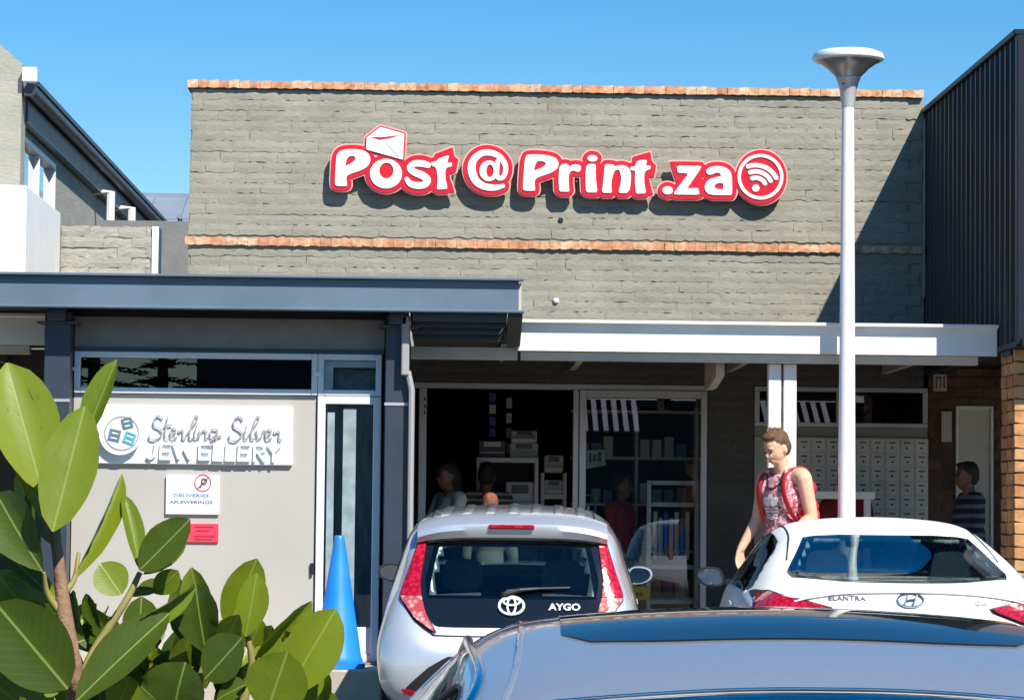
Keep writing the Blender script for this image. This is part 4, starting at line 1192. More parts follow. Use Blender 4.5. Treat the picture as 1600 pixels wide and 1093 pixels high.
# ------------------------------------------------------------------ car building
def pchip(x, y, xi):
    x = np.asarray(x, float); y = np.asarray(y, float); xi = np.asarray(xi, float)
    h = np.diff(x); d = np.diff(y) / h
    m = np.zeros_like(y)
    for k in range(1, len(x) - 1):
        if d[k - 1] * d[k] > 0:
            w1 = 2 * h[k] + h[k - 1]; w2 = h[k] + 2 * h[k - 1]
            m[k] = (w1 + w2) / (w1 / d[k - 1] + w2 / d[k])
    m[0], m[-1] = d[0], d[-1]
    i = np.clip(np.searchsorted(x, xi) - 1, 0, len(h) - 1)
    t = (xi - x[i]) / h[i]
    t2, t3 = t * t, t * t * t
    return (2 * t3 - 3 * t2 + 1) * y[i] + (t3 - 2 * t2 + t) * h[i] * m[i] + (-2 * t3 + 3 * t2) * y[i + 1] + (t3 - t2) * h[i] * m[i + 1]

def crom(P, sub):
    # centripetal-ish Catmull-Rom through ring points, P: (n,2)
    P = np.asarray(P, float)
    Q = np.vstack([2 * P[0] - P[1], P, [[-P[-2][0], P[-2][1]]]])
    out = []
    for i in range(1, len(Q) - 2):
        a, b, c, d = Q[i - 1], Q[i], Q[i + 1], Q[i + 2]
        for k in range(sub):
            t = k / sub
            h = .5
            m1, m2 = h * (c - a), h * (d - b)
            lim = np.linalg.norm(c - b)
            for m in (m1, m2):
                n = np.linalg.norm(m)
                if n > lim: m *= lim / n
            t2, t3 = t * t, t * t * t
            out.append((2 * t3 - 3 * t2 + 1) * b + (t3 - 2 * t2 + t) * m1 + (-2 * t3 + 3 * t2) * c + (t3 - t2) * m2)
    out.append(Q[-2])
    return np.array(out)

class Car:
    def __init__(s, stations, ny=150, sub=7):
        yk = [st[0] for st in stations]
        rings = np.array([crom(st[1], sub) for st in stations])          # (S, K, 2)
        # sample lengthwise by arc length of the top line so the tail gets enough rows
        top = np.array([[st[0], st[1][-1][1]] for st in stations])
        seg = np.hypot(np.diff(top[:, 0]), np.diff(top[:, 1]))
        cum = np.concatenate([[0], np.cumsum(seg)])
        tt = np.linspace(0, cum[-1], ny)
        Yi = np.interp(tt, cum, yk)
        K = rings.shape[1]
        R = np.zeros((ny, K, 2))
        for k in range(K):
            for c in (0, 1):
                R[:, k, c] = pchip(yk, rings[:, k, c], Yi)
        V = []
        for j in range(ny):
            for k in range(K): V.append((R[j, k, 0], Yi[j], R[j, k, 1]))
            for k in range(K - 2, -1, -1): V.append((-R[j, k, 0], Yi[j], R[j, k, 1]))
        n = 2 * K - 1
        F = []
        for j in range(ny - 1):
            for k in range(n - 1):
                F.append((j * n + k, j * n + k + 1, (j + 1) * n + k + 1, (j + 1) * n + k))
            F.append((j * n + n - 1, j * n, (j + 1) * n, (j + 1) * n + n - 1))
        F.append(tuple(range(n - 1, -1, -1)))
        F.append(tuple((ny - 1) * n + k for k in range(n)))
        s.V, s.F = V, F
        s.bvh = BVHTree.FromPolygons([Vector(v) for v in V], F)
        s.rm = set()
    def cut(s, poly, axis, test):
        # take out faces inside a window outline; axis 'x','y','z' is the view direction
        ia = {'x': (1, 2), 'y': (0, 2), 'z': (0, 1)}[axis]
        for fi, f in enumerate(s.F):
            if len(f) > 4: continue
            c = [sum(s.V[i][a] for i in f) / 4 for a in range(3)]
            if test(c) and inside_poly((c[ia[0]], c[ia[1]]), poly): s.rm.add(fi)
    def body(s, mat_, parent, name='body'):
        mb = MB(); mb.v = s.V; mb.f = [f for i, f in enumerate(s.F) if i not in s.rm]; mb.m = [0] * len(mb.f)
        o = obj(name, mb, mat_, parent, smooth=42)
        m = o.modifiers.new('thick', 'SOLIDIFY'); m.thickness = .012; m.offset = -1
        return o
    def hit(s, axis, a, b, sign):
        if axis == 'y': o, d = Vector((a, -3 if sign > 0 else 8, b)), Vector((0, sign, 0))
        elif axis == 'x': o, d = Vector((-3 * sign, a, b)), Vector((sign, 0, 0))
        else: o, d = Vector((a, b, 5)), Vector((0, 0, -1))
        r = s.bvh.ray_cast(o, d)
        if r[0] is None: return None
        n = r[1]
        if n.dot(d) > 0: n = -n
        return r[0], n
    def panel(s, name, outline, axis, sign, mat_, parent, off=.004, th=.006, nu=18, nv=14, along=1, smooth=30, split=None):
        # sheet lying on the body, outline given as seen along the axis
        P = [(p[0], p[1]) for p in outline]
        if along == 0: P = [(p[1], p[0]) for p in P]
        lo, hi = min(p[1] for p in P), max(p[1] for p in P)
        e = (hi - lo) * .004
        rows = []
        # denser rows at both ends for rounded corners
        ts = [.5 - .5 * math.cos(math.pi * i / nv) for i in range(nv + 1)]
        for t in ts:
            z = lo + e + (hi - lo - 2 * e) * t
            xs_ = []
            for i in range(len(P)):
                (ax, ay), (bx, by) = P[i - 1], P[i]
                if (ay > z) != (by > z): xs_.append(ax + (bx - ax) * (z - ay) / (by - ay))
            a, b = min(xs_), max(xs_)
            rows.append([(a + (b - a) * u / nu, z) for u in range(nu + 1)])
        V1, V0 = [], []
        last = None
        for r in rows:
            for (u, v) in r:
                q = (u, v) if along == 1 else (v, u)
                h = s.hit(axis, q[0], q[1], sign) or last
                last = h
                V1.append(h[0] + h[1] * off); V0.append(h[0] + h[1] * (off - th))
        n = nu + 1; m = len(rows); N = n * m
        F = []
        for j in range(m - 1):
            for i in range(nu):
                F.append((j * n + i, j * n + i + 1, (j + 1) * n + i + 1, (j + 1) * n + i))
        top = list(F)
        F = top + [tuple(N + i for i in reversed(f)) for f in top]
        rim = [i for i in range(n)] + [j * n + nu for j in range(1, m)] + [(m - 1) * n + i for i in range(nu - 1, -1, -1)] + [j * n for j in range(m - 2, 0, -1)]
        for i in range(len(rim)):
            a, b = rim[i], rim[(i + 1) % len(rim)]
            F.append((a, b, N + b, N + a))
        return obj(name, MB().add(V1 + V0, F), mat_, parent, smooth=smooth)

def rloop(pts, it=2): return smooth_loop(pts, it, 200)
def shrink(pts, f, g=None):
    cx = (min(p[0] for p in pts) + max(p[0] for p in pts)) / 2; cy = (min(p[1] for p in pts) + max(p[1] for p in pts)) / 2
    g = f if g is None else g
    return [(cx + (p[0] - cx) * f, cy + (p[1] - cy) * g) for p in pts]
def mirror(pts): return [(-p[0], p[1]) for p in pts][::-1]

G_car = glass('car_glass', (.82, .92, .90), .95, refl=.75)
G_dark = glass('car_glass_dark', (.40, .44, .46), .55, refl=1.25)
M_frit = mat('black_glass_edge', (.008, .009, .011), .08, coat=.6)
M_rub = mat('tyre_rubber', (.018, .018, .019), .8, bump=.3, bscale=80)
M_rim = mat('alloy_wheel', (.45, .45, .47), .3, .8)
M_trim = mat('black_trim', (.014, .014, .016), .5)
M_seat = mat('seat_fabric', (.085, .10, .14), .85, var=.15, vscale=20)
M_headl = mat('headliner', (.42, .43, .40), .9)
M_lensr = lamp_lens('red_lens', ((.30, .002, .012), (.58, .008, .03), (.50, .008, .025)))
M_lensw = lamp_lens('clear_lens', ((.45, .06, .06), (.58, .26, .25), (.66, .48, .45)), 34)
M_chrome = mat('chrome', (.75, .75, .76), .12, 1.0)
M_mirror = mat('mirror_glass', (.45, .47, .5), .02, 1.0)
M_plate = mat('number_plate', (.7, .7, .62), .5)

def wheel(t, x, y, r, w):
    n = obj('tyre', MB().lathe([(r * .62, -w / 2), (r * .93, -w / 2), (r, -w * .36), (r, w * .36), (r * .93, w / 2), (r * .62, w / 2)], n=28), M_rub, t, smooth=30)
    n.matrix_parent_inverse = Matrix.Translation((x, y, r)) @ Matrix.Rotation(rad(90), 4, 'Y')
    mb = MB().lathe([(r * .60, -w * .40), (r * .63, -w * .40), (r * .63, w * .40), (r * .60, w * .40)], n=24).lathe([(.06, -w * .3), (.06, w * .3)], n=12)
    for k in range(7):
        a = 2 * math.pi * k / 7
        c, s_ = math.cos(a), math.sin(a)
        mb.add([(c * .05 - s_ * .03, s_ * .05 + c * .03, w * .3), (c * .05 + s_ * .03, s_ * .05 - c * .03, w * .3), (c * r * .61 + s_ * .02, s_ * r * .61 - c * .02, w * .34), (c * r * .61 - s_ * .02, s_ * r * .61 + c * .02, w * .34),
                (c * .05 - s_ * .03, s_ * .05 + c * .03, -w * .3), (c * .05 + s_ * .03, s_ * .05 - c * .03, -w * .3), (c * r * .61 + s_ * .02, s_ * r * .61 - c * .02, -w * .34), (c * r * .61 - s_ * .02, s_ * r * .61 + c * .02, -w * .34)],
               [(0, 1, 2, 3), (7, 6, 5, 4), (0, 4, 5, 1), (1, 5, 6, 2), (2, 6, 7, 3), (3, 7, 4, 0)])
    o = obj('rim', mb, M_rim, n)

M_seatg = mat('seat_fabric_grey', (.33, .35, .36), .85, var=.15, vscale=20)
def seat(t, x, y, z, w=.46, h=.62, head=True, lean=.18, M_seat=M_seat):
    mb = MB()
    mb.bbox(x - w / 2, x + w / 2, y - .28, y + .25, z - .12, z + .06, .05)
    def q(u, v, d): return (u, y - .26 - (v - z) * lean + d * .12, v)
    mb.loops([rloop([(x - w / 2, z), (x + w / 2, z), (x + w * .46, z + h * .75), (x + w * .33, z + h), (x - w * .33, z + h), (x - w * .46, z + h * .75)], 2)], q, 0, 1)
    o = obj('seat', mb, M_seat, t, smooth=35)
    if head:
        hb = MB().loops([rloop([(x - .13, z + h + .03), (x + .13, z + h + .03), (x + .12, z + h + .19), (x + .07, z + h + .22), (x - .07, z + h + .22), (x - .12, z + h + .19)], 2)], q, .02, .95)
        hb.tube([q(x - .05, z + h - .02, .5), q(x - .05, z + h + .06, .5)], .008, 6).tube([q(x + .05, z + h - .02, .5), q(x + .05, z + h + .06, .5)], .008, 6)
        obj('headrest', hb, M_seat, o, smooth=35)

def ear_mirror(t, x, y, z, side, mat_, w=.20, h=.14):
    mb = MB()
    sec = []
    for i, (yy, f) in enumerate(((0, .94), (.02, 1.0), (.06, .95), (.11, .72), (.14, .35))):
        L = rloop([(x, z - h * .45 * f), (x + side * w * .55, z - h * .5 * f), (x + side * w * f, z - h * .2 * f), (x + side * w * f * .97, z + h * .3 * f), (x + side * w * .6 * f, z + h * .5 * f), (x + side * .02, z + h * .42 * f)], 2)
        sec.append([(p[0], y + yy, p[1]) for p in L])
    n = len(sec[0])
    mb.add([p for L in sec for p in L], [(i * n + k, i * n + (k + 1) % n, (i + 1) * n + (k + 1) % n, (i + 1) * n + k) for i in range(len(sec) - 1) for k in range(n)] + [tuple(range(n)), tuple((len(sec) - 1) * n + k for k in range(n))])
    mb.box(min(x, x - side * .10), max(x, x - side * .10), y + .04, y + .09, z - h * .35, z - h * .12)
    o = obj('wing_mirror', mb, mat_, t, smooth=40)
    g = rloop([(x + side * .02, z - h * .36), (x + side * w * .55, z - h * .42), (x + side * w * .9, z - h * .15), (x + side * w * .88, z + h * .25), (x + side * w * .55, z + h * .40), (x + side * .03, z + h * .34)], 2)
    obj('mirror_glass', MB().loops([g], lambda u, v, d: (u, y - .004 + d * .003, v), 0, 1), M_mirror, o)

def flat_loops(car, loops, axis, sign, mat_, parent, name, off=.004, th=.006):
    def fn(u, v, d):
        h = car.hit(axis, u, v, sign)
        return h[0] + h[1] * (off + (th if d > .5 else 0))
    return obj(name, MB().loops(loops, fn, 0, 1), mat_, parent)

# ------------------------------------------------------------------ silver hatchback
def silver_hatch():
    t = thing('parked_car', 'small silver hatchback with black glass tailgate parked in front of the doorway', 'car', (-.142, -6.75, ground_z(-6.75)), (rad(1.43), 0, rad(-2.0)), 'cars parked facing the shops', worldparts=False)
    P = carpaint('silver_paint', (.74, .75, .76), .62, .34, dust=.05)
    # half sections from sill to roof line, rear to front
    st = [
        (0.00, [(.40, .34), (.46, .37), (.50, .42), (.50, .48), (.48, .53), (.44, .56), (.34, .575), (.18, .58), (0, .58)]),
        (0.03, [(.55, .30), (.62, .36), (.655, .44), (.65, .52), (.61, .58), (.54, .62), (.40, .635), (.20, .64), (0, .64)]),
        (0.08, [(.62, .27), (.70, .35), (.735, .45), (.73, .56), (.68, .655), (.60, .71), (.44, .735), (.22, .745), (0, .75)]),
        (0.16, [(.66, .25), (.745, .35), (.775, .46), (.772, .60), (.725, .735), (.645, .83), (.50, .885), (.25, .905), (0, .91)]),
        (0.26, [(.67, .24), (.755, .35), (.785, .48), (.785, .63), (.735, .80), (.645, .97), (.53, 1.08), (.28, 1.105), (0, 1.11)]),
        (0.36, [(.675, .24), (.76, .35), (.788, .48), (.788, .63), (.74, .82), (.655, 1.03), (.575, 1.20), (.32, 1.275), (0, 1.29)]),
        (0.46, [(.68, .24), (.76, .35), (.788, .48), (.788, .64), (.745, .83), (.668, 1.05), (.590, 1.25), (.42, 1.355), (0, 1.375)]),
        (0.80, [(.68, .23), (.76, .35), (.786, .48), (.784, .64), (.752, .84), (.69, 1.06), (.605, 1.27), (.44, 1.375), (0, 1.405)]),
        (1.30, [(.68, .22), (.75, .35), (.775, .48), (.772, .64), (.752, .84), (.70, 1.06), (.61, 1.28), (.45, 1.385), (0, 1.415)]),
        (1.80, [(.68, .22), (.75, .35), (.772, .48), (.770, .64), (.75, .84), (.695, 1.05), (.60, 1.25), (.44, 1.35), (0, 1.385)]),
        (2.20, [(.68, .22), (.75, .35), (.772, .48), (.770, .64), (.745, .83), (.69, 1.0), (.62, 1.13), (.46, 1.20), (0, 1.235)]),
        (2.65, [(.68, .23), (.75, .35), (.77, .48), (.765, .64), (.735, .80), (.68, .89), (.60, .93), (.42, .955), (0, .97)]),
        (3.00, [(.66, .25), (.73, .36), (.75, .48), (.74, .62), (.69, .74), (.62, .80), (.52, .83), (.35, .85), (0, .86)]),
        (3.25, [(.60, .29), (.66, .37), (.68, .47), (.66, .57), (.61, .64), (.54, .68), (.44, .70), (.28, .715), (0, .72)]),
        (3.36, [(.44, .33), (.50, .38), (.52, .44), (.50, .49), (.46, .52), (.40, .54), (.32, .55), (.18, .555), (0, .555)]),
    ]
    c = Car(st)
    gl = [(-.485, 1.225), (-.52, 1.16), (-.565, .95), (-.575, .885), (-.455, .735), (-.40, .722), (.40, .722), (.455, .735), (.575, .885), (.565, .95), (.52, 1.16), (.485, 1.225)]
    see = [(-.40, 1.19), (-.46, .98), (-.44, .91), (.44, .91), (.46, .98), (.40, 1.19)]
    c.cut(see, 'y', lambda q: q[1] < .5)
    ws = [(-.55, 1.0), (-.46, 1.28), (.46, 1.28), (.55, 1.0)]
    c.cut(ws, 'y', lambda q: q[1] > 1.7)
    sw = [(.75, .95), (.72, 1.22), (1.0, 1.29), (1.7, 1.28), (2.05, 1.13), (2.3, .96)]
    c.cut(sw, 'x', lambda q: abs(q[0]) > .5)
    c.body(P, t)
    # glass tailgate: black edge, clear middle
    tg = c.panel('tailgate_glass', rloop(gl, 1), 'y', 1, M_frit, t, .006, .004, 26, 22)
    # cut the clear area out of the black panel and glaze it
    me = tg.data
    bm = bmesh.new(); bm.from_mesh(me)
    dl = [f for f in bm.faces if inside_poly((f.calc_center_median().x, f.calc_center_median().z), [(-.43, 1.19), (-.485, .98), (-.47, .90), (.47, .90), (.485, .98), (.43, 1.19)])]
    bmesh.ops.delete(bm, geom=dl, context='FACES'); bm.to_mesh(me); bm.free()
    c.panel('rear_pane', [(-.455, 1.205), (-.51, .98), (-.49, .885), (.49, .885), (.51, .98), (.455, 1.205)], 'y', 1, glass('hatch_rear_glass', (.7, .76, .76), .85, refl=.85), tg, .0105, .003, 16, 10)
    # gutter line where the tailgate meets the quarter panels
    gp = [c.hit('y', x, z, 1) for x, z in ((-.62, .87), (-.56, .76), (-.47, .690), (-.40, .675), (0, .672), (.40, .675), (.47, .690), (.56, .76), (.62, .87))]
    obj('tailgate_seam', MB().tube(catmull([tuple(h[0]) for h in gp], 6), .005, 6), M_trim, t)
    # tail lamps, red above and clear below
    for s in (1, -1):
        red = [(.505, 1.20), (.545, 1.21), (.60, 1.03), (.635, .93), (.645, .895), (.525, .895), (.535, .98)]
        clr = [(.645, .893), (.64, .875), (.56, .765), (.455, .695), (.445, .70), (.50, .80), (.525, .893)]
        red = [(s * p[0], p[1]) for p in red]; clr = [(s * p[0], p[1]) for p in clr]
        tl = c.panel('tail_lamp', red, 'y', 1, M_lensr, t, .020, .022, 8, 16)
        c.panel('clear_lens', clr, 'y', 1, M_lensw, tl, .020, .022, 8, 14)
        edge = [(.50, 1.215), (.555, 1.222), (.612, 1.03), (.65, .925), (.658, .885), (.645, .865), (.565, .752), (.455, .682), (.43, .69), (.495, .80), (.518, .893), (.528, .98)]
        c.panel('lamp_surround', [(s * p[0], p[1]) for p in edge], 'y', 1, M_trim, tl, .004, .006, 8, 22)
    # roof spoiler with high brake lamp
    sp = MB()
    rows = []
    for x in np.linspace(-.56, .56, 23):
        k = 1 - (abs(x) / .56) ** 4
        rows.append([(x, .50, 1.318 + .062 * k + .003), (x, .34, 1.295 + .062 * k), (x, .245 + .05 * (1 - k), 1.262 + .058 * k), (x, .238 + .05 * (1 - k), 1.235 + .05 * k), (x, .262 + .05 * (1 - k), 1.205 + .035 * k), (x, .36, 1.215 + .035 * k), (x, .50, 1.24 + .04 * k)])
    n = len(rows[0])
    sp.add([p for r in rows for p in r], [(i * n + k, i * n + (k + 1) % n, (i + 1) * n + (k + 1) % n, (i + 1) * n + k) for i in range(len(rows) - 1) for k in range(n)] + [tuple(range(n)), tuple((len(rows) - 1) * n + k for k in range(n))])
    so = obj('roof_spoiler', sp, P, t, smooth=40)
    obj('high_brake_lamp', MB().bbox(-.14, .13, .222, .26, 1.292, 1.318, .006), M_lensr, so)
    # pressed ribs along the roof
    for x in (-.40, -.27, -.135, 0, .135, .27, .40):
        pts = []
        for y in np.linspace(.48, 1.55, 14):
            h = c.hit('z', x, y, -1); pts.append(h[0] + Vector((0, 0, .0)))
        obj('roof_rib', MB().tube(pts, .032, 10, flat=.30), P, t, smooth=60)
    for s in (1, -1):
        pts = [c.hit('z', s * .485, y, -1)[0] + Vector((0, 0, .002)) for y in np.linspace(.42, 1.8, 12)]
        obj('roof_seam', MB().tube(pts, .006, 6), M_trim, t)
    c.panel('windscreen', [(-.58, .985), (-.48, 1.30), (.48, 1.30), (.58, .985)], 'y', -1, G_car, t, .004, .004, 14, 8)
    for s in (1, -1):
        c.panel('side_window', [(.72, .93), (.70, 1.235), (1.0, 1.305), (1.7, 1.295), (2.08, 1.14), (2.36, .94)], 'x', -s, G_dark, t, .004, .004, 14, 8)
        c.panel('door_handle', [(1.35, .80), (1.35, .83), (1.55, .83), (1.55, .80)], 'x', -s, P, t, .02, .02, 6, 4)
        ear_mirror(t, s * .715, 1.98, .955, s, M_trim if s < 0 else P, .18, .125)
    bp = c.panel('rear_bumper', [(-.50, .30), (-.63, .35), (-.56, .42), (-.46, .51), (-.36, .56), (.36, .56), (.46, .51), (.56, .42), (.63, .35), (.50, .30)], 'y', 1, M_trim, t, .012, .02, 24, 6)
    npl = c.panel('number_plate', [(-.26, .44), (-.26, .55), (.26, .55), (.26, .44)], 'y', 1, M_plate, t, .02, .02, 10, 4)
    for s in (1, -1):
        c.panel('reflector', [(s * .49, .315), (s * .48, .345), (s * .62, .375), (s * .63, .35)], 'y', 1, M_lensr, t, .022, .012, 6, 4)
        c.panel('headlamp', [(s * .40, .62), (s * .42, .73), (s * .62, .76), (s * .66, .66)], 'y', -1, M_lensw, t, .006, .008, 8, 5)
    # wiper and badges
    def on(x, z, o): h = c.hit('y', x, z, 1); return h[0] + h[1] * o
    wp = obj('wiper', MB().tube([on(-.03, .905, .03), on(.05, .925, .035), on(.15, .935, .03)], [.016, .012, .008], 6).tube([on(-.03, .922, .028), on(.10, .934, .03), on(.34, .943, .028)], .008, 6), M_trim, t)
    obj('wiper_pivot', MB().ell(on(-.035, .902, .02), (.03, .02, .022), 10, 6), M_trim, wp)
    E = lambda cx, cz, rx, rz, r: MB().tube([on(cx + rx * math.cos(a), cz + rz * math.sin(a), .018) for a in np.linspace(0, 2 * math.pi, 25)], r, 6)
    bd = obj('badge', E(0, .842, .072, .050, .0085), M_signw, t)
    obj('badge_oval', E(0, .842, .024, .046, .0065), M_signw, bd)
    obj('badge_oval', E(0, .865, .048, .020, .0065), M_signw, bd)
    me = text_mesh('AYGO', .052, .002, bold=.0012)
    for v in me.vertices:
        q = on(.31 + v.co.x * 1.25, .838 + v.co.y, .012 + max(v.co.z, 0)); v.co = q
    obj('badge_lettering', me, M_signw, t)
    # cabin
    cab = obj('cabin_floor', MB().box(-.60, .60, .5, 2.6, .26, .30).box(-.66, -.62, .5, 2.6, .3, .80).box(.62, .66, .5, 2.6, .3, .80), M_trim, t)
    obj('dashboard', MB().bbox(-.62, .62, 2.15, 2.55, .62, .93, .05).tube([(-.36 + .17 * math.cos(a), 2.06, .86 + .17 * math.sin(a)) for a in np.linspace(0, 6.283, 18)], .013, 6), M_trim, cab)
    for x in (-.33, .33): seat(t, x, 1.55, .48, .46, .52, False)
    for x in (-.3, .3): seat(t, x, .86, .48, .52, .40, True, .1, M_seatg)
    for x in (-.62, .62):
        for y in (.60, 2.78): wheel(t, x * 1.05, y, .28, .17)
    return t
silver_hatch()

# ------------------------------------------------------------------ white saloon
def white_saloon():
    t = thing('parked_car', 'white saloon with red tail lamps parked in front of the mailboxes', 'car', (1.975, -8.02, ground_z(-8.02)), (rad(1.43), 0, rad(-2.6)), 'cars parked facing the shops', worldparts=False)
    P = carpaint('white_paint', (.53, .53, .54), .0, .30)
    st = [
        (0.00, [(.50, .36), (.56, .40), (.60, .46), (.60, .56), (.58, .66), (.54, .72), (.40, .75), (.20, .76), (0, .76)]),
        (0.03, [(.66, .31), (.72, .38), (.75, .48), (.75, .60), (.73, .73), (.68, .85), (.50, .925), (.25, .955), (0, .96)]),
        (0.08, [(.72, .28), (.79, .37), (.82, .48), (.82, .62), (.805, .76), (.765, .885), (.60, .985), (.30, 1.025), (0, 1.035)]),
        (0.16, [(.75, .25), (.83, .36), (.86, .48), (.862, .63), (.845, .78), (.81, .90), (.68, .995), (.36, 1.042), (0, 1.052)]),
        (0.40, [(.77, .22), (.86, .35), (.885, .48), (.886, .64), (.868, .80), (.835, .93), (.70, 1.02), (.38, 1.058), (0, 1.068)]),
        (0.75, [(.77, .20), (.86, .34), (.888, .48), (.888, .65), (.872, .81), (.838, .94), (.68, 1.07), (.40, 1.125), (0, 1.14)]),
        (1.15, [(.77, .20), (.86, .34), (.888, .48), (.888, .65), (.874, .82), (.838, .95), (.65, 1.17), (.42, 1.235), (0, 1.26)]),
        (1.50, [(.77, .20), (.86, .34), (.888, .48), (.886, .65), (.874, .82), (.836, .95), (.625, 1.225), (.44, 1.305), (0, 1.335)]),
        (2.00, [(.77, .20), (.86, .34), (.885, .48), (.882, .65), (.872, .82), (.832, .95), (.63, 1.25), (.45, 1.34), (0, 1.372)]),
        (2.50, [(.77, .20), (.86, .34), (.885, .48), (.880, .65), (.868, .82), (.83, .94), (.63, 1.225), (.45, 1.315), (0, 1.35)]),
        (3.00, [(.77, .20), (.86, .34), (.885, .48), (.880, .64), (.864, .80), (.82, .92), (.66, 1.09), (.48, 1.155), (0, 1.18)]),
        (3.45, [(.77, .21), (.86, .34), (.882, .47), (.874, .62), (.85, .76), (.79, .86), (.68, .92), (.48, .955), (0, .97)]),
        (4.00, [(.74, .24), (.82, .35), (.845, .46), (.835, .58), (.80, .69), (.72, .77), (.60, .81), (.40, .835), (0, .845)]),
        (4.28, [(.66, .29), (.72, .36), (.74, .45), (.72, .54), (.67, .60), (.60, .645), (.48, .67), (.30, .685), (0, .69)]),
        (4.38, [(.46, .33), (.52, .38), (.54, .44), (.52, .50), (.48, .53), (.42, .55), (.34, .56), (.18, .565), (0, .565)]),
    ]
    c = Car(st, 170)
    rw = [(-.475, 1.272), (-.615, 1.085), (-.595, 1.064), (-.3, 1.055), (.3, 1.055), (.595, 1.064), (.615, 1.085), (.475, 1.272), (.25, 1.285), (-.25, 1.285)]
    c.cut(shrink(rw, .93, .84), 'y', lambda q: q[1] < 1.6)
    c.cut([(-.60, 1.0), (-.47, 1.28), (.47, 1.28), (.60, 1.0)], 'y', lambda q: q[1] > 2.2)
    sw = [(.90, .985), (1.3, 1.17), (1.6, 1.235), (2.1, 1.25), (2.6, 1.20), (3.1, 1.0), (3.2, .945), (2, .965)]
    c.cut(sw, 'x', lambda q: abs(q[0]) > .5)
    c.body(P, t)
    rwo = c.panel('rear_window_edge', rw, 'y', 1, M_frit, t, .003, .005, 30, 16)
    me = rwo.data; bm = bmesh.new(); bm.from_mesh(me)
    inner = shrink(rw, .955, .88)
    bmesh.ops.delete(bm, geom=[f for f in bm.faces if inside_poly((f.calc_center_median().x, f.calc_center_median().z), inner)], context='FACES'); bm.to_mesh(me); bm.free()
    c.panel('rear_pane', shrink(rw, .985, .96), 'y', 1, G_car, rwo, .0065, .003, 20, 12)
    c.panel('windscreen', [(-.64, .975), (-.49, 1.305), (.49, 1.305), (.64, .975)], 'y', -1, G_car, t, .004, .004, 14, 8)
    for s in (1, -1):
        c.panel('side_window', [(.82, .965), (1.3, 1.195), (1.6, 1.255), (2.1, 1.27), (2.62, 1.22), (3.15, 1.0), (3.3, .925), (2, .945)], 'x', -s, G_dark, t, .004, .005, 16, 10)
        c.panel('door_handle', [(1.55, .84), (1.55, .87), (1.78, .87), (1.78, .84)], 'x', -s, P, t, .02, .02, 6, 4)
        pts = [c.hit('y', s * x, z, 1) for x, z in ()]
        # roof drip line
        pts = [c.hit('z', s * x, y, -1)[0] + Vector((0, 0, .001)) for x, y in ((.60, .95), (.575, 1.2), (.55, 1.5), (.545, 2.0), (.545, 2.5), (.57, 2.8))]
        obj('roof_seam', MB().tube(catmull([tuple(p) for p in pts], 4), .0055, 6), M_trim, t)
        tl = c.panel('tail_lamp', [(s * p[0], p[1]) for p in ((.42, .925), (.60, .965), (.74, .992), (.80, .975), (.822, .90), (.80, .83), (.70, .82), (.60, .86))], 'y', 1, M_lensr, t, .012, .016, 12, 12)
        c.panel('lamp_surround', [(s * p[0], p[1]) for p in ((.39, .924), (.60, .977), (.74, 1.004), (.812, .985), (.834, .90), (.81, .815), (.70, .808), (.59, .848))], 'y', 1, M_trim, tl, .002, .004, 12, 12)
        c.panel('clear_lens', [(s * p[0], p[1]) for p in ((.70, .818), (.80, .828), (.79, .79), (.72, .78))], 'y', 1, M_lensw, tl, .012, .014, 8, 6)
        c.panel('headlamp', [(s * .45, .62), (s * .48, .70), (s * .70, .74), (s * .74, .62)], 'y', -1, M_lensw, t, .006, .008, 8, 5)
        ear_mirror(t, s * .845, 2.86, .965, s, M_trim if s < 0 else P, .20, .135)
    # boot lid: shut lines, lip, plate recess
    def on(x, z, o): h = c.hit('y', x, z, 1); return h[0] + h[1] * o
    for s in (1, -1):
        obj('lid_seam', MB().tube([on(s * x, z, .0) for x, z in ((.585, .60), (.60, .75), (.612, .84))], .004, 5), M_trim, t)
    obj('boot_lip', MB().tube([on(x, 1.012 - .020 * (abs(x) / .6) ** 2 - .03 * (abs(x) / .6) ** 4, .003) for x in np.linspace(-.62, .62, 21)], .012, 8, flat=.6), P, t, smooth=60)
    c.panel('plate_recess', [(-.40, .62), (-.36, .78), (.36, .78), (.40, .62)], 'y', 1, M_trim, t, .002, .006, 12, 6)
    c.panel('number_plate', [(-.26, .65), (-.26, .75), (.26, .75), (.26, .65)], 'y', 1, M_plate, t, .012, .008, 10, 4)
    c.panel('boot_trim', [(-.45, .785), (-.45, .805), (.45, .805), (.45, .785)], 'y', 1, M_chrome, t, .014, .016, 20, 3)
    ov = MB().tube([on(.070 * math.cos(a), .972 + .034 * math.sin(a), .006) for a in np.linspace(0, 2 * math.pi, 25)], .0055, 6)
    bd = obj('badge', ov, M_chrome, t)
    obj('badge_letter', MB().tube(catmull([tuple(on(x, z, .007)) for x, z in ((-.035, .946), (-.022, .973), (-.012, .996))], 4), .0065, 6)
        .tube(catmull([tuple(on(x, z, .007)) for x, z in ((.012, .947), (.024, .971), (.036, .997))], 4), .0065, 6).tube([on(-.022, .967, .0075), on(0, .973, .0075), on(.022, .975, .0075)], .006, 6), M_chrome, bd)
    for body, x, z, sz in (('ELANTRA', -.34, .978, .036), ('GLS', .38, .958, .030)):
        me = text_mesh(body, sz, .0015, bold=.0006)
        for v in me.vertices: v.co = on(x + v.co.x * 1.3, z + v.co.y * .9, .004 + max(v.co.z, 0))
        obj('badge_lettering', me, mat('badge_dark', (.16, .15, .16), .3, .5), t)
    # cabin
    cab = obj('cabin_floor', MB().box(-.70, .70, .6, 3.3, .24, .28).box(-.78, -.72, .7, 3.3, .28, .86).box(.72, .78, .7, 3.3, .28, .86), M_trim, t)
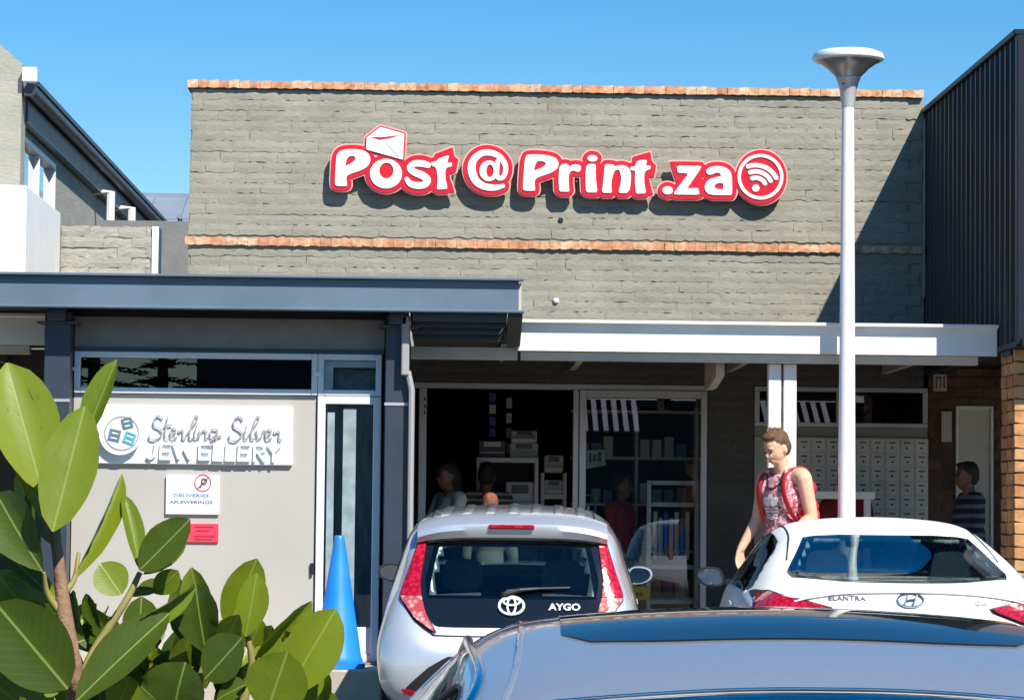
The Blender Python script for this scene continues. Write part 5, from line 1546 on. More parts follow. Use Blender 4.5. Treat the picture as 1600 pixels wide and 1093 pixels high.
    obj('parcel_shelf', MB().box(-.66, .66, .52, 1.0, .93, .95), M_seat, cab)
    obj('dashboard', MB().bbox(-.72, .72, 2.75, 3.25, .62, .93, .05).tube([(.38 + .18 * math.cos(a), 2.62, .86 + .18 * math.sin(a)) for a in np.linspace(0, 6.283, 18)], .014, 6), M_trim, cab)
    for x in (-.38, .38): seat(t, x, 2.25, .46, .5, .56)
    for x in (-.36, .36): seat(t, x, 1.42, .48, .62, .50)
    obj('roof_lining', MB().loops([[(1.6, 1.29), (2.0, 1.335), (2.45, 1.31), (2.45, 1.30), (2.0, 1.325), (1.6, 1.28)]], lambda u, v, d: (-.42 + d * .84, u, v), 0, 1), M_headl, cab)
    obj('rear_view_mirror', MB().bbox(-.12, .12, 2.50, 2.53, 1.175, 1.235, .01).tube([(0, 2.53, 1.22), (0, 2.60, 1.29)], .01, 6), M_trim, t)
    for x in (-.75, .75):
        for y in (.92, 3.55): wheel(t, x, y, .31, .2)
    return t
white_saloon()

# ------------------------------------------------------------------ nearest car, only its roof and rear glass in view
def near_car():
    t = thing('parked_car', 'slate blue grey car nearest the viewer with a dark glass roof panel', 'car', (.165, -19.25, ground_z(-18.6)), (rad(.4), 0, rad(-1.5)), worldparts=False)
    t.scale = (1.13, 1, 1.028)
    P = carpaint('grey_blue_paint', (.40, .395, .39), .40, .34, dust=.10)
    st = [
        (0.00, [(.50, .34), (.56, .38), (.60, .44), (.60, .52), (.58, .60), (.54, .66), (.40, .69), (.20, .70), (0, .70)]),
        (0.05, [(.68, .28), (.74, .37), (.77, .47), (.77, .60), (.745, .73), (.69, .84), (.52, .90), (.26, .925), (0, .93)]),
        (0.16, [(.74, .24), (.82, .36), (.85, .48), (.85, .63), (.83, .77), (.78, .89), (.64, .96), (.34, .985), (0, .99)]),
        (0.38, [(.76, .21), (.85, .35), (.88, .48), (.88, .64), (.862, .80), (.82, .92), (.68, .985), (.38, 1.01), (0, 1.015)]),
        (0.70, [(.76, .20), (.86, .34), (.888, .48), (.888, .65), (.872, .81), (.835, .93), (.67, 1.06), (.42, 1.105), (0, 1.12)]),
        (1.00, [(.76, .20), (.86, .34), (.888, .48), (.888, .65), (.874, .82), (.835, .94), (.645, 1.145), (.45, 1.195), (0, 1.215)]),
        (1.26, [(.76, .20), (.86, .34), (.888, .48), (.886, .65), (.874, .82), (.862, .98), (.632, 1.196), (.47, 1.250), (0, 1.273)]),
        (1.60, [(.76, .20), (.86, .34), (.885, .48), (.884, .65), (.872, .82), (.866, .985), (.628, 1.240), (.48, 1.300), (0, 1.326)]),
        (2.10, [(.76, .20), (.86, .34), (.885, .48), (.882, .65), (.870, .82), (.868, .99), (.625, 1.285), (.48, 1.348), (0, 1.378)]),
        (2.60, [(.76, .20), (.86, .34), (.885, .48), (.880, .65), (.868, .82), (.866, .985), (.63, 1.268), (.48, 1.335), (0, 1.365)]),
        (3.05, [(.76, .20), (.86, .34), (.885, .48), (.880, .64), (.864, .80), (.82, .92), (.66, 1.12), (.50, 1.18), (0, 1.205)]),
        (3.55, [(.76, .21), (.86, .34), (.882, .47), (.874, .62), (.85, .76), (.79, .86), (.68, .92), (.50, .955), (0, .97)]),
        (4.10, [(.74, .24), (.82, .35), (.845, .46), (.835, .58), (.80, .69), (.72, .77), (.60, .81), (.40, .835), (0, .845)]),
        (4.40, [(.66, .29), (.72, .36), (.74, .45), (.72, .54), (.67, .60), (.60, .645), (.48, .67), (.30, .685), (0, .69)]),
        (4.50, [(.46, .33), (.52, .38), (.54, .44), (.52, .50), (.48, .53), (.42, .55), (.34, .56), (.18, .565), (0, .565)]),
    ]
    c = Car(st, 190, 9)
    # rear glass seen from above: outline in plan
    rw = [(-.56, 1.13), (-.585, 1.05), (-.66, .62), (-.62, .50), (-.3, .455), (.3, .455), (.62, .50), (.66, .62), (.585, 1.05), (.56, 1.13), (.45, 1.175), (0, 1.195), (-.45, 1.175)]
    c.cut(shrink(rw, .93, .86), 'z', lambda q: q[2] > .9)
    c.cut([(-.60, 1.0), (-.47, 1.29), (.47, 1.29), (.60, 1.0)], 'y', lambda q: q[1] > 2.6)
    sw = [(.85, .985), (1.1, 1.12), (1.5, 1.225), (2.1, 1.265), (2.6, 1.235), (3.1, 1.03), (3.25, .945), (2, .955)]
    c.cut(sw, 'x', lambda q: abs(q[0]) > .5)
    sr = [(-.38, 1.70), (-.44, 1.82), (-.44, 2.60), (-.40, 2.66), (.40, 2.66), (.44, 2.60), (.44, 1.82), (.38, 1.70), (.2, 1.675), (-.2, 1.675)]
    c.body(P, t)
    rwo = c.panel('rear_window_edge', rw, 'z', -1, M_frit, t, .003, .005, 30, 20)
    me = rwo.data; bm = bmesh.new(); bm.from_mesh(me)
    inner = shrink(rw, .95, .88)
    bmesh.ops.delete(bm, geom=[f for f in bm.faces if inside_poly((f.calc_center_median().x, f.calc_center_median().y), inner)], context='FACES'); bm.to_mesh(me); bm.free()
    c.panel('rear_pane', shrink(rw, .985, .96), 'z', -1, G_car, rwo, .0065, .003, 22, 16)
    pts = [c.hit('z', x, y, -1)[0] + Vector((0, 0, .004)) for x, y in ((-.63, .80), (-.60, .98), (-.575, 1.11), (-.53, 1.165), (-.45, 1.183), (-.2, 1.202), (0, 1.205), (.2, 1.202), (.45, 1.183), (.53, 1.165), (.575, 1.11), (.60, .98), (.63, .80))]
    obj('window_bead', MB().tube(catmull([tuple(p) for p in pts], 5), .0055, 6), M_chrome, t, smooth=60)
    c.panel('glass_roof', sr, 'z', -1, mat('glass_roof', (.010, .012, .016), .04, spec=.4), t, .004, .006, 24, 16)
    c.panel('windscreen', [(-.64, .975), (-.49, 1.31), (.49, 1.31), (.64, .975)], 'y', -1, G_car, t, .004, .004, 14, 8)
    for s in (1, -1):
        wn_ = c.panel('side_window', [(.80, .97), (1.1, 1.145), (1.5, 1.24), (2.1, 1.28), (2.62, 1.25), (3.15, 1.03), (3.3, .93), (2, .94)], 'x', -s, G_car, t, .004, .005, 18, 12)
        edge = [(.78, .955), (1.1, 1.16), (1.5, 1.255), (2.1, 1.295), (2.64, 1.262), (3.18, 1.035), (3.33, .93)]
        ep = []
        for y, z in edge:
            h = c.hit('x', y, z, -s); ep.append(tuple(h[0] + h[1] * .004))
        obj('window_chrome', MB().tube(catmull(ep, 6), .010, 8), M_chrome, wn_, smooth=60)
        ep = []
        for y, z in ((1.62, .945), (1.60, 1.1), (1.57, 1.24)):
            h = c.hit('x', y, z, -s); ep.append(tuple(h[0] + h[1] * .004))
        obj('window_pillar', MB().tube(catmull(ep, 4), .022, 8, flat=.4), M_trim, wn_)
        pts = [c.hit('z', s * x, y, -1)[0] + Vector((0, 0, .001)) for x, y in ((.545, 1.24), (.525, 1.5), (.515, 2.0), (.52, 2.6))]
        obj('roof_seam', MB().tube(catmull([tuple(p) for p in pts], 5), .006, 6), P, t)
        c.panel('tail_lamp', [(s * p[0], p[1]) for p in ((.42, .80), (.55, .86), (.72, .87), (.78, .80), (.74, .74), (.5, .74))], 'y', 1, M_lensr, t, .01, .014, 10, 8)
        ear_mirror(t, s * .845, 2.95, .97, s, P, .20, .135)
        c.panel('door_handle', [(1.55, .84), (1.55, .87), (1.78, .87), (1.78, .84)], 'x', -s, P, t, .02, .02, 6, 4)
        c.panel('headlamp', [(s * .45, .62), (s * .48, .70), (s * .70, .74), (s * .74, .62)], 'y', -1, M_lensw, t, .006, .008, 8, 5)
    c.panel('number_plate', [(-.26, .55), (-.26, .66), (.26, .66), (.26, .55)], 'y', 1, M_plate, t, .012, .012, 10, 4)
    cab = obj('cabin_floor', MB().box(-.70, .70, .6, 3.3, .24, .28).box(-.78, -.72, .7, 3.3, .28, .86).box(.72, .78, .7, 3.3, .28, .86), M_trim, t)
    obj('parcel_shelf', MB().box(-.68, .68, .50, 1.05, .92, .94), M_seatg, cab)
    obj('roof_lining', MB().box(-.44, .44, 1.33, 1.85, 1.225, 1.24), M_headl, cab)
    obj('dashboard', MB().bbox(-.72, .72, 2.85, 3.35, .62, .93, .05), M_trim, cab)
    for x in (-.38, .38): seat(t, x, 2.30, .46, .5, .56)
    for x in (-.38, .38): seat(t, x, 1.45, .46, .6, .46, M_seat=M_seatg)
    obj('rear_view_mirror', MB().bbox(-.12, .12, 2.55, 2.58, 1.17, 1.23, .01).tube([(0, 2.58, 1.22), (0, 2.66, 1.28)], .01, 6), M_trim, t)
    for x in (-.75, .75):
        for y in (.92, 3.65): wheel(t, x, y, .31, .2)
    return t
near_car()
# ------------------------------------------------------------------ people
M_skin = mat('skin_light', (.74, .43, .28), .5, var=.08, vscale=12)
M_skin2 = mat('skin_dark', (.17, .085, .055), .5, var=.1, vscale=12)
M_hairb = mat('hair_brown', (.12, .065, .030), .7, var=.35, vscale=60, bump=.8, bscale=120)
M_hairk = mat('hair_black', (.012, .010, .010), .6, var=.3, vscale=60, bump=.8, bscale=120)
M_jeans = mat('dark_shorts', (.05, .055, .065), .8, var=.2, vscale=14, bump=.3, bscale=60)

def stripes(name, c1, c2, freq):
    if name in MATS: return MATS[name]
    m = bpy.data.materials.new(name); m.use_nodes = True
    N, L = m.node_tree.nodes, m.node_tree.links
    b = N['Principled BSDF']; b.inputs['Roughness'].default_value = .85
    tc = N.new('ShaderNodeTexCoord'); wv = N.new('ShaderNodeTexWave'); wv.bands_direction = 'Z'
    wv.inputs['Scale'].default_value = freq; wv.inputs['Distortion'].default_value = .6; wv.inputs['Detail'].default_value = 1
    cr = N.new('ShaderNodeValToRGB'); cr.color_ramp.interpolation = 'CONSTANT'
    cr.color_ramp.elements[0].color = (*c1, 1); cr.color_ramp.elements[1].color = (*c2, 1); cr.color_ramp.elements[1].position = .62
    L.new(tc.outputs['Object'], wv.inputs['Vector']); L.new(wv.outputs[0], cr.inputs[0]); L.new(cr.outputs[0], b.inputs['Base Color'])
    MATS[name] = m
    return m

def floral(name):
    m = bpy.data.materials.new(name); m.use_nodes = True
    N, L = m.node_tree.nodes, m.node_tree.links
    b = N['Principled BSDF']; b.inputs['Roughness'].default_value = .8
    tc = N.new('ShaderNodeTexCoord'); n = N.new('ShaderNodeTexNoise'); n.inputs['Scale'].default_value = 26; n.inputs['Detail'].default_value = 5; n.inputs['Distortion'].default_value = 1.5
    cr = N.new('ShaderNodeValToRGB')
    e = cr.color_ramp.elements
    e[0].position = .36; e[0].color = (.20, .03, .05, 1); e[1].position = .62; e[1].color = (.75, .52, .52, 1)
    k = e.new(.48); k.color = (.55, .17, .21, 1)
    L.new(tc.outputs['Object'], n.inputs['Vector']); L.new(n.outputs[0], cr.inputs[0]); L.new(cr.outputs[0], b.inputs['Base Color'])
    return m

def figure(label, pos, face, H, skin, shirt, pants, hair, arms, voxel=.010, broad=1.0, sleeves=.5, belly=0.0, nod=0.0, tank=False, group=None, hairlen=0):
    """arms: two (elbow, wrist, tip) triples in the body frame (left+, forward+, up), metres for a 1.75 m body"""
    t = thing('person', label, 'person', pos, (0, 0, face), group, worldparts=False)
    s = H / 1.75
    mb, sh, pt = MB(), MB(), MB()
    # the body frame faces -Y: (l, f, z) -> (l, -f, z)
    def W(l, f, z): return Vector((l * s, -f * s, z * s))
    def E(m, l, f, z, a, b, c, n=18): m.ell(W(l, f, z), (a * s, b * s, c * s), n, 12)
    def C(m, a, b, ra, rb): cap(m, W(*a), W(*b), ra * s, rb * s)
    # trunk
    for m, g in ((mb, 0), (sh, .012)):
        E(m, 0, belly * .5, 1.05, .135 + g + belly * .4, .100 + g + belly, .15)
        E(m, 0, .005, 1.20, .160 * broad + g, .112 + g + belly * .3, .17)
        E(m, 0, -.01, 1.29, .172 + g * .7, .098 + g * .8, .11)
        E(m, 0, 0, .95, .150 + g + belly * .3, .108 + g + belly * .6, .11)
    for m, g in ((mb, 0), (pt, .012)):
        E(m, 0, -.01, .92, .150 + g, .110 + g, .10)
        for d in (1, -1):
            C(m, (d * .085, 0, .90), (d * .095, .01, .50), .085 + g, .060 + g)
            C(m, (d * .095, .01, .50), (d * .10, -.02, .10), .055 + g, .040 + g)
    for d in (1, -1):
        C(mb, (d * .10, -.03, .06), (d * .11, .13, .035), .042, .035)
    # shoulders, neck
    for d in (1, -1):
        C(mb, (d * .05, -.01, 1.375), (d * .175 * broad, -.01, 1.365), .050, .058 * broad)
        if not tank: C(sh, (d * .05, -.01, 1.375), (d * .175, -.01, 1.362), .060, .068)
    hz = 1.565
    C(mb, (0, -.015, 1.36), (0, .015 + nod * .05, 1.49), .062, .054)
    # head, tipped by nod
    hc = Vector((0, .03 + nod * .10, hz))
    def Hd(l, f, z):
        c, n_ = math.cos(nod), math.sin(nod)
        return (l, hc.y + f * c + z * n_, hc.z + z * c - f * n_)
    def HE(m, l, f, z, a, b, c):
        p = W(*Hd(l, f, z)); m.ell(p, (a * s, b * s, c * s), 18, 12, rot=Matrix.Rotation(nod, 3, 'X').to_euler())
    HE(mb, 0, -.005, .035, .076, .096, .085)
    HE(mb, 0, .012, -.02, .070, .080, .090)
    HE(mb, 0, .030, -.075, .046, .052, .045)
    HE(mb, 0, .085, -.030, .030, .016, .022)
    HE(mb, 0, .098, -.022, .013, .018, .026)
    HE(mb, 0, .078, -.072, .026, .014, .012)
    HE(mb, 0, .080, .018, .056, .014, .014)
    for d in (1, -1): HE(mb, d * .078, -.012, -.015, .010, .020, .032)
    # arms and hands
    for d, (el, wr, tip) in zip((1, -1), arms):
        shp = (d * .195 * broad, -.01, 1.350)
        C(mb, shp, el, .054 * broad ** 2, .044 * broad); C(mb, el, wr, .044 * broad, .030)
        if not tank:
            k = [shp[i] + (el[i] - shp[i]) * min(1, sleeves * 2) for i in range(3)]
            C(sh, shp, k, .066, .056)
            if sleeves > .5:
                k2 = [el[i] + (wr[i] - el[i]) * .92 for i in range(3)]
                C(sh, el, k2, .056, .038)
        a, b = Vector(wr), Vector(tip)
        ax = (b - a).normalized(); Lh = (b - a).length
        side = ax.cross(Vector((d, 0, 0)));
        if side.length < .2: side = ax.cross(Vector((0, 0, 1)))
        side.normalize(); nrm = ax.cross(side).normalized()
        for k, off in enumerate((-.028, -.010, .009, .027)):
            p0 = a + ax * Lh * .12 + side * off * .7
            p1 = a + ax * Lh * .52 + side * off
            ln = (.40, .48, .45, .34)[k] * Lh
            p2 = p1 + ax * ln * .55 + nrm * .010 * -d
            p3 = p2 + ax * ln * .45 + nrm * .020 * -d
            C(mb, tuple(p0), tuple(p1), .016, .0125); C(mb, tuple(p1), tuple(p2), .0100, .0090); C(mb, tuple(p2), tuple(p3), .0090, .0080)
        q0 = a + ax * Lh * .18 - side * .018; q1 = q0 + ax * Lh * .22 - side * .030; q2 = q1 + ax * Lh * .22 - side * .006
        C(mb, tuple(q0), tuple(q1), .014, .011); C(mb, tuple(q1), tuple(q2), .0105, .009)
    if tank:
        for d in (1, -1):
            for a, b in (((d * .105, .085, 1.25), (d * .10, .055, 1.385)), ((d * .10, .055, 1.385), (d * .10, -.05, 1.40)), ((d * .10, -.05, 1.40), (d * .11, -.10, 1.25))):
                C(sh, a, b, .030, .026)
    body = obj('body', remeshed(mb, voxel, 6), skin, t)
    obj('shirt', remeshed(sh, voxel, 6), shirt, t)
    obj('trousers', remeshed(pt, voxel, 5), pants, t)
    hb = MB()
    def HC(m, l, f, z, a, b, c): HE(m, l, f, z, a, b, c)
    HC(hb, 0, -.022, .050, .083, .098, .082)
    HC(hb, 0, -.050, .0, .080, .070, .085)
    HC(hb, 0, .045, .100, .062, .045, .026)
    rr = random.Random(int(pos[0] * 100) + 5)
    for k in range(26):
        a = rr.uniform(0, 6.28); r_ = rr.uniform(.2, .95)
        HC(hb, .062 * r_ * math.cos(a), -.02 + .085 * r_ * math.sin(a), .062 + .062 * math.sqrt(max(0, 1 - r_ * r_)), .020, .024, .018)
    if hairlen: C(hb, (0, -.045, hz), (0, -.07, hz - hairlen), .082, .06)
    if tank:
        for k in range(90):
            a = rr.uniform(0, 6.28); r_ = rr.uniform(.1, 1.0)
            b0 = Hd(.066 * r_ * math.cos(a), -.015 + .088 * r_ * math.sin(a), .060 + .066 * math.sqrt(max(0, 1 - r_ * r_)))
            b1 = (b0[0] + rr.uniform(-.012, .012), b0[1] + rr.uniform(.004, .022), b0[2] + rr.uniform(.008, .030) * (1.15 - r_))
            C(hb, b0, b1, .010, .004)
    hm = remeshed(hb, voxel * .6 if tank else voxel, 1)
    # keep the hair off the face
    bm = bmesh.new(); bm.from_mesh(hm)
    fc = W(*Hd(0, .085, -.03)); fr_ = .088 * s
    bmesh.ops.delete(bm, geom=[v for v in bm.verts if (v.co - fc).length < fr_], context='VERTS'); bm.to_mesh(hm); bm.free()
    obj('hair', hm, hair, t)
    for d in (1, -1):
        m = MB(); m.ell(W(*Hd(d * .031, .090, -.003)), (.0125 * s, .006 * s, .006 * s), 10, 6)
        obj('eye', m, M_hairk, body)
        m = MB(); m.tube([W(*Hd(d * .014, .096, .018)), W(*Hd(d * .032, .095, .022)), W(*Hd(d * .050, .082, .016))], .0045 * s, 6)
        obj('eyebrow', m, hair, body)
    m = MB(); m.tube([W(*Hd(-.022, .083, -.072)), W(*Hd(0, .093, -.073)), W(*Hd(.022, .083, -.072))], .0042 * s, 6)
    obj('mouth', m, mat('lips', (.30, .09, .07), .5), body)
    return t, W, s

# man with the red backpack: faces the viewer's left, head bowed
FA = rad(-54)
man, MW, ms = figure('man in pink patterned vest looking down beside the white posts', (1.845, -3.25, 0.0), FA, 1.72, M_skin, floral('floral_vest'), M_jeans, M_hairb,
                     (((.235, -.06, 1.075), (.17, .12, .93), (.12, .19, .84)), ((-.235, .03, 1.06), (-.27, .16, .84), (-.265, .20, .68))), voxel=.0065, nod=.38, tank=True, broad=1.05)
# neckline and printed emblem on the vest
shirt = [c for c in man.children if c.name.startswith('shirt')][0]
sb = BVHTree.FromPolygons([v.co for v in shirt.data.vertices], [tuple(p.vertices) for p in shirt.data.polygons])
def front(l, z, off=.003):
    r = sb.ray_cast(Vector((l * ms, -1, z * ms)), Vector((0, 1, 0)))
    if r[0] is None: return Vector((l * ms, -.12, z * ms))
    return r[0] + Vector((0, -off, 0))
obj('neckline', MB().tube(catmull([tuple(front(l, z, .001)) for l, z in ((-.085, 1.385), (-.075, 1.33), (-.04, 1.285), (0, 1.272), (.04, 1.285), (.075, 1.33), (.085, 1.385))], 4), .007, 6), M_black, shirt)
M_prn = mat('print_white', (.78, .76, .76), .7)
def printed(name, loops):
    obj(name, MB().loops(loops, lambda u, v, d: front(u, v, .0015 + d * .002), 0, 1), M_prn, shirt)
leafc = lambda cx, cz, a, L, w: [(cx + (math.cos(t) * w) * math.cos(a) - (L / 2 + math.sin(t) * L / 2) * math.sin(a), cz + (math.cos(t) * w) * math.sin(a) + (L / 2 + math.sin(t) * L / 2) * math.cos(a)) for t in np.linspace(0, 2 * math.pi, 18, endpoint=False)]
printed('emblem_leaf', [leafc(0, 1.155, 0, .085, .024)])
printed('emblem_leaf', [leafc(-.012, 1.150, .75, .085, .024)])
printed('emblem_leaf', [leafc(.012, 1.150, -.75, .085, .024)])
for i in range(4):
    z = 1.135 - i * .022
    printed('emblem_stripe', [[(-.065 + i * .006, z - .007), (0, z - .013), (.065 - i * .006, z - .007), (.065 - i * .006, z + .006), (0, z), (-.065 + i * .006, z + .006)]])
bpk = thing('backpack', 'red backpack worn by the man in the pink vest', 'backpack', (1.845, -3.25, 0.0), (0, 0, FA), worldparts=False)
M_bag = mat('red_nylon', (.62, .018, .03), .6, var=.1, vscale=10, bump=.3, bscale=50)
bg_ = MB()
for z, w, dpt in ((.94, .12, .05), (1.02, .145, .075), (1.15, .150, .085), (1.28, .14, .075), (1.36, .11, .05)):
    bg_.ell((.0, (.115 + dpt * .85) * ms, z * ms), (w * ms, dpt * 1.1 * ms, .085 * ms), 16, 10)
obj('bag', remeshed(bg_, .010, 6), M_bag, bpk)
bb2 = MB().ell((0, .265 * ms, 1.08 * ms), (.10 * ms, .035 * ms, .09 * ms), 14, 10)
obj('front_pocket', bb2, M_bag, bpk, smooth=60)
for d in (1, -1):
    P = [(d * .115, -.13, 1.36), (d * .12, -.02, 1.425), (d * .118, .075, 1.385), (d * .128, .118, 1.28), (d * .150, .085, 1.14), (d * .165, .0, 1.03), (d * .14, -.12, .98)]
    C2 = catmull([tuple(Vector((p[0], -p[1], p[2])) * ms) for p in P], 6)
    obj('strap', MB().tube(C2, .023 * ms, 8, flat=.25), M_bag, bpk, smooth=60)

SIDE = lambda l=.235: (((l, .02, 1.07), (l + .01, .10, .85), (l, .12, .69)), ((-l, .02, 1.07), (-l - .01, .10, .85), (-l, .12, .69)))
figure('heavy man in navy and grey striped shirt facing left by the white door', (3.60, -.85, 0), rad(-80), 1.56, M_skin2, stripes('striped_shirt', (.012, .016, .035), (.14, .16, .21), 4.2), M_jeans, M_hairk, SIDE(.26), sleeves=.5, belly=.07)
figure('person in dark red jacket standing behind the lamp post', (2.64, -.75, 0), rad(15), 1.50, M_skin2, mat('dark_red_jacket', (.22, .012, .02), .8, var=.2, vscale=14), M_jeans, M_hairk, SIDE(), sleeves=1)
figure('woman in pale grey top just inside the doorway', (-.50, .18, 0), rad(-60), 1.53, M_skin2, mat('pale_grey_top', (.74, .75, .80), .8, var=.08, vscale=10), M_jeans, M_hairk, (((.22, .10, 1.10), (.15, .30, 1.0), (.10, .42, 1.0)), ((-.22, .10, 1.10), (-.15, .30, 1.0), (-.10, .42, 1.0))), sleeves=.5, hairlen=.12)
figure('dark haired customer in patterned grey clothes at the counter inside the shop', (-.19, .45, 0), rad(170), 1.54, M_skin2, stripes('patterned_top', (.05, .05, .05), (.36, .34, .30), 6), M_jeans, M_hairk, SIDE(), sleeves=.6)
figure('child with reddish brown hair in a white top in front of the silver car', (-.21, -2.85, 0), rad(170), 1.245, M_skin, mat('cream_top', (.62, .60, .48), .8), M_jeans, mat('hair_auburn', (.20, .065, .03), .7, var=.3, vscale=50, bump=.6, bscale=100), SIDE(), sleeves=.6)
figure('customer in red shirt seen through the sliding glass door', (.93, .55, 0), rad(60), 1.46, M_skin2, mat('red_shirt', (.42, .025, .05), .8, var=.15, vscale=12), mat('pale_trousers', (.35, .35, .36), .8), M_hairk, SIDE(), sleeves=.5)

# ------------------------------------------------------------------ foreground shrub
def leaf_mat(name, dk, lt_):
    m = bpy.data.materials.new(name); m.use_nodes = True
    N, L = m.node_tree.nodes, m.node_tree.links
    b = N['Principled BSDF']; out = N['Material Output']
    tc = N.new('ShaderNodeTexCoord'); sp = N.new('ShaderNodeSeparateXYZ')
    L.new(tc.outputs['Object'], sp.inputs[0])
    def M(op, a, b_=None, c=None):
        n = N.new('ShaderNodeMath'); n.operation = op
        for i, q in enumerate((a, b_, c)):
            if q is None: continue
            if isinstance(q, (int, float)): n.inputs[i].default_value = q
            else: L.new(q, n.inputs[i])
        return n.outputs[0]
    ay = M('ABSOLUTE', sp.outputs[1])
    rib = M('SUBTRACT', 1.0, M('MULTIPLY', ay, 38.0)); rib = M('MAXIMUM', rib, 0.0)
    # side veins running forward from the midrib
    ph = M('SUBTRACT', M('MULTIPLY', sp.outputs[0], 62.0), M('MULTIPLY', ay, 42.0))
    vein = M('POWER', M('ABSOLUTE', M('SINE', M('MULTIPLY', ph, .5))), 14.0)
    vein = M('MULTIPLY', vein, .035)
    k = M('MINIMUM', M('ADD', rib, vein), 1.0)
    oi = N.new('ShaderNodeObjectInfo')
    ns = N.new('ShaderNodeTexNoise'); ns.inputs['Scale'].default_value = 5; ns.inputs['Detail'].default_value = 4
    L.new(tc.outputs['Object'], ns.inputs['Vector'])
    base = N.new('ShaderNodeMix'); base.data_type = 'RGBA'
    base.inputs[6].default_value = (*dk, 1); base.inputs[7].default_value = (*lt_, 1)
    L.new(M('ADD', M('MULTIPLY', oi.outputs['Random'], .55), M('MULTIPLY', ns.outputs[0], .45)), base.inputs[0])
    n2 = N.new('ShaderNodeTexNoise'); n2.inputs['Scale'].default_value = 7; n2.inputs['Detail'].default_value = 6
    va = N.new('ShaderNodeVectorMath'); va.operation = 'ADD'
    cb_ = N.new('ShaderNodeCombineXYZ'); L.new(M('MULTIPLY', oi.outputs['Random'], 40.0), cb_.inputs[0])
    L.new(tc.outputs['Object'], va.inputs[0]); L.new(cb_.outputs[0], va.inputs[1]); L.new(va.outputs[0], n2.inputs['Vector'])
    spot = M('MULTIPLY', M('MINIMUM', M('MAXIMUM', M('MULTIPLY', M('SUBTRACT', n2.outputs[0], .66), 22.0), 0.0), 1.0), .55)
    sx = N.new('ShaderNodeMix'); sx.data_type = 'RGBA'; sx.inputs[7].default_value = (.17, .11, .03, 1)
    L.new(spot, sx.inputs[0]); L.new(base.outputs[2], sx.inputs[6])
    mx = N.new('ShaderNodeMix'); mx.data_type = 'RGBA'; mx.inputs[7].default_value = (.34, .42, .10, 1)
    L.new(k, mx.inputs[0]); L.new(sx.outputs[2], mx.inputs[6])
    L.new(mx.outputs[2], b.inputs['Base Color'])
    b.inputs['Roughness'].default_value = .38
    bp = N.new('ShaderNodeBump'); bp.inputs['Strength'].default_value = .13; bp.inputs['Distance'].default_value = .01
    L.new(M('SUBTRACT', 0.0, k), bp.inputs['Height']); L.new(bp.outputs[0], b.inputs['Normal'])
    tr = N.new('ShaderNodeBsdfTranslucent'); L.new(mx.outputs[2], tr.inputs[0])
    ms_ = N.new('ShaderNodeMixShader'); ms_.inputs[0].default_value = .34
    L.new(b.outputs[0], ms_.inputs[1]); L.new(tr.outputs[0], ms_.inputs[2]); L.new(ms_.outputs[0], out.inputs[0])
    return m
M_leaf = leaf_mat('lit_leaf', (.14, .20, .010), (.26, .32, .018))  # leaf colour for the sunlit leaves
M_leafd = leaf_mat('shaded_leaf', (.05, .085, .008), (.105, .155, .010))  # same leaf with shade put into its colour
def leaf_variant(cup, bend, tipy, wob, seed, M_leaf=M_leaf):
    r = random.Random(seed)
    nL, nW = 10, 4
    V, F = [], []
    for i in range(nL + 1):
        t = i / nL
        w = (math.sin(math.pi * min(1, (t * .93 + .035)) ** tipy)) ** .72 if 0 < t < 1 else .05
        for j in range(nW + 1):
            u = (j / nW - .5) * w
            z = cup * (abs(u) ** 1.3) * 1.2 - bend * t * t + r.uniform(-wob, wob) * (abs(u) * 2)
            V.append((t, u, z))
    for i in range(nL):
        for j in range(nW):
            a = i * (nW + 1) + j
            F.append((a, a + 1, a + nW + 2, a + nW + 1))
    me = MB().add(V, F).mesh('leaf', fix=False)
    me.materials.append(M_leaf)
    for p in me.polygons: p.use_smooth = True
    return me
LV = [leaf_variant(.35, .10, 1.15, .02, 1), leaf_variant(.5, .22, 1.3, .03, 2), leaf_variant(.25, -.06, 1.0, .025, 3), leaf_variant(.6, .05, 1.2, .03, 4), leaf_variant(.4, .3, 1.1, .02, 5)]
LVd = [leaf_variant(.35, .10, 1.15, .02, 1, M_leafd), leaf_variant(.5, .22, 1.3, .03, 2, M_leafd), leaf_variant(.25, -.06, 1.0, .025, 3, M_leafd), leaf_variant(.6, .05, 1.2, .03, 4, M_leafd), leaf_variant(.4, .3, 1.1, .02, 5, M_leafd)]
DARK = {1, 5, 7, 8, 11, 15, 16, 18, 21, 25, 29, 31, 33, 34, 35, 36, 37, 38, 40, 41, 42, 44, 45, 47, 49, 50, 52, 53, 55, 56}  # leaves that get the darker colour so they look turned from the sun
shrub = thing('shrub', 'glossy green shrub with large oval leaves at the front left corner', 'shrub', (-1.93, -20.40, ground_z(-20.4)), worldparts=True)
K = .000687
def plant(u, v, d=0.0):     # shrub drawing units to metres, the shrub stands in the plane y = -20.40
    return Vector((-.824 + (u - 270) * K, -20.40 + d, .996 - (v - 815) * K))
def put_leaf(b, t, w, dep=0.0, dt=0.0, roll=0.0, var=0, dark=False):
    a, e = plant(b[0], b[1], dep), plant(t[0], t[1], dep + dt)
    x = (e - a); Ln = x.length; x.normalize()
    n = Vector((0, -1, .12)); n = (n - x * n.dot(x)).normalized()
    y = n.cross(x).normalized()
    M = Matrix((x, y, n)).transposed() @ Matrix.Rotation(roll, 3, 'X')
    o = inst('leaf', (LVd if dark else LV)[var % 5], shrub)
    o.matrix_parent_inverse = Matrix.Translation(shrub.location).inverted()
    o.matrix_basis = Matrix.Translation(a) @ M.to_4x4() @ Matrix.Diagonal((Ln, w * K, Ln * .55, 1))
Z7 = lambda p: (p[0] / 1.976, 540 + p[1] / 1.976)
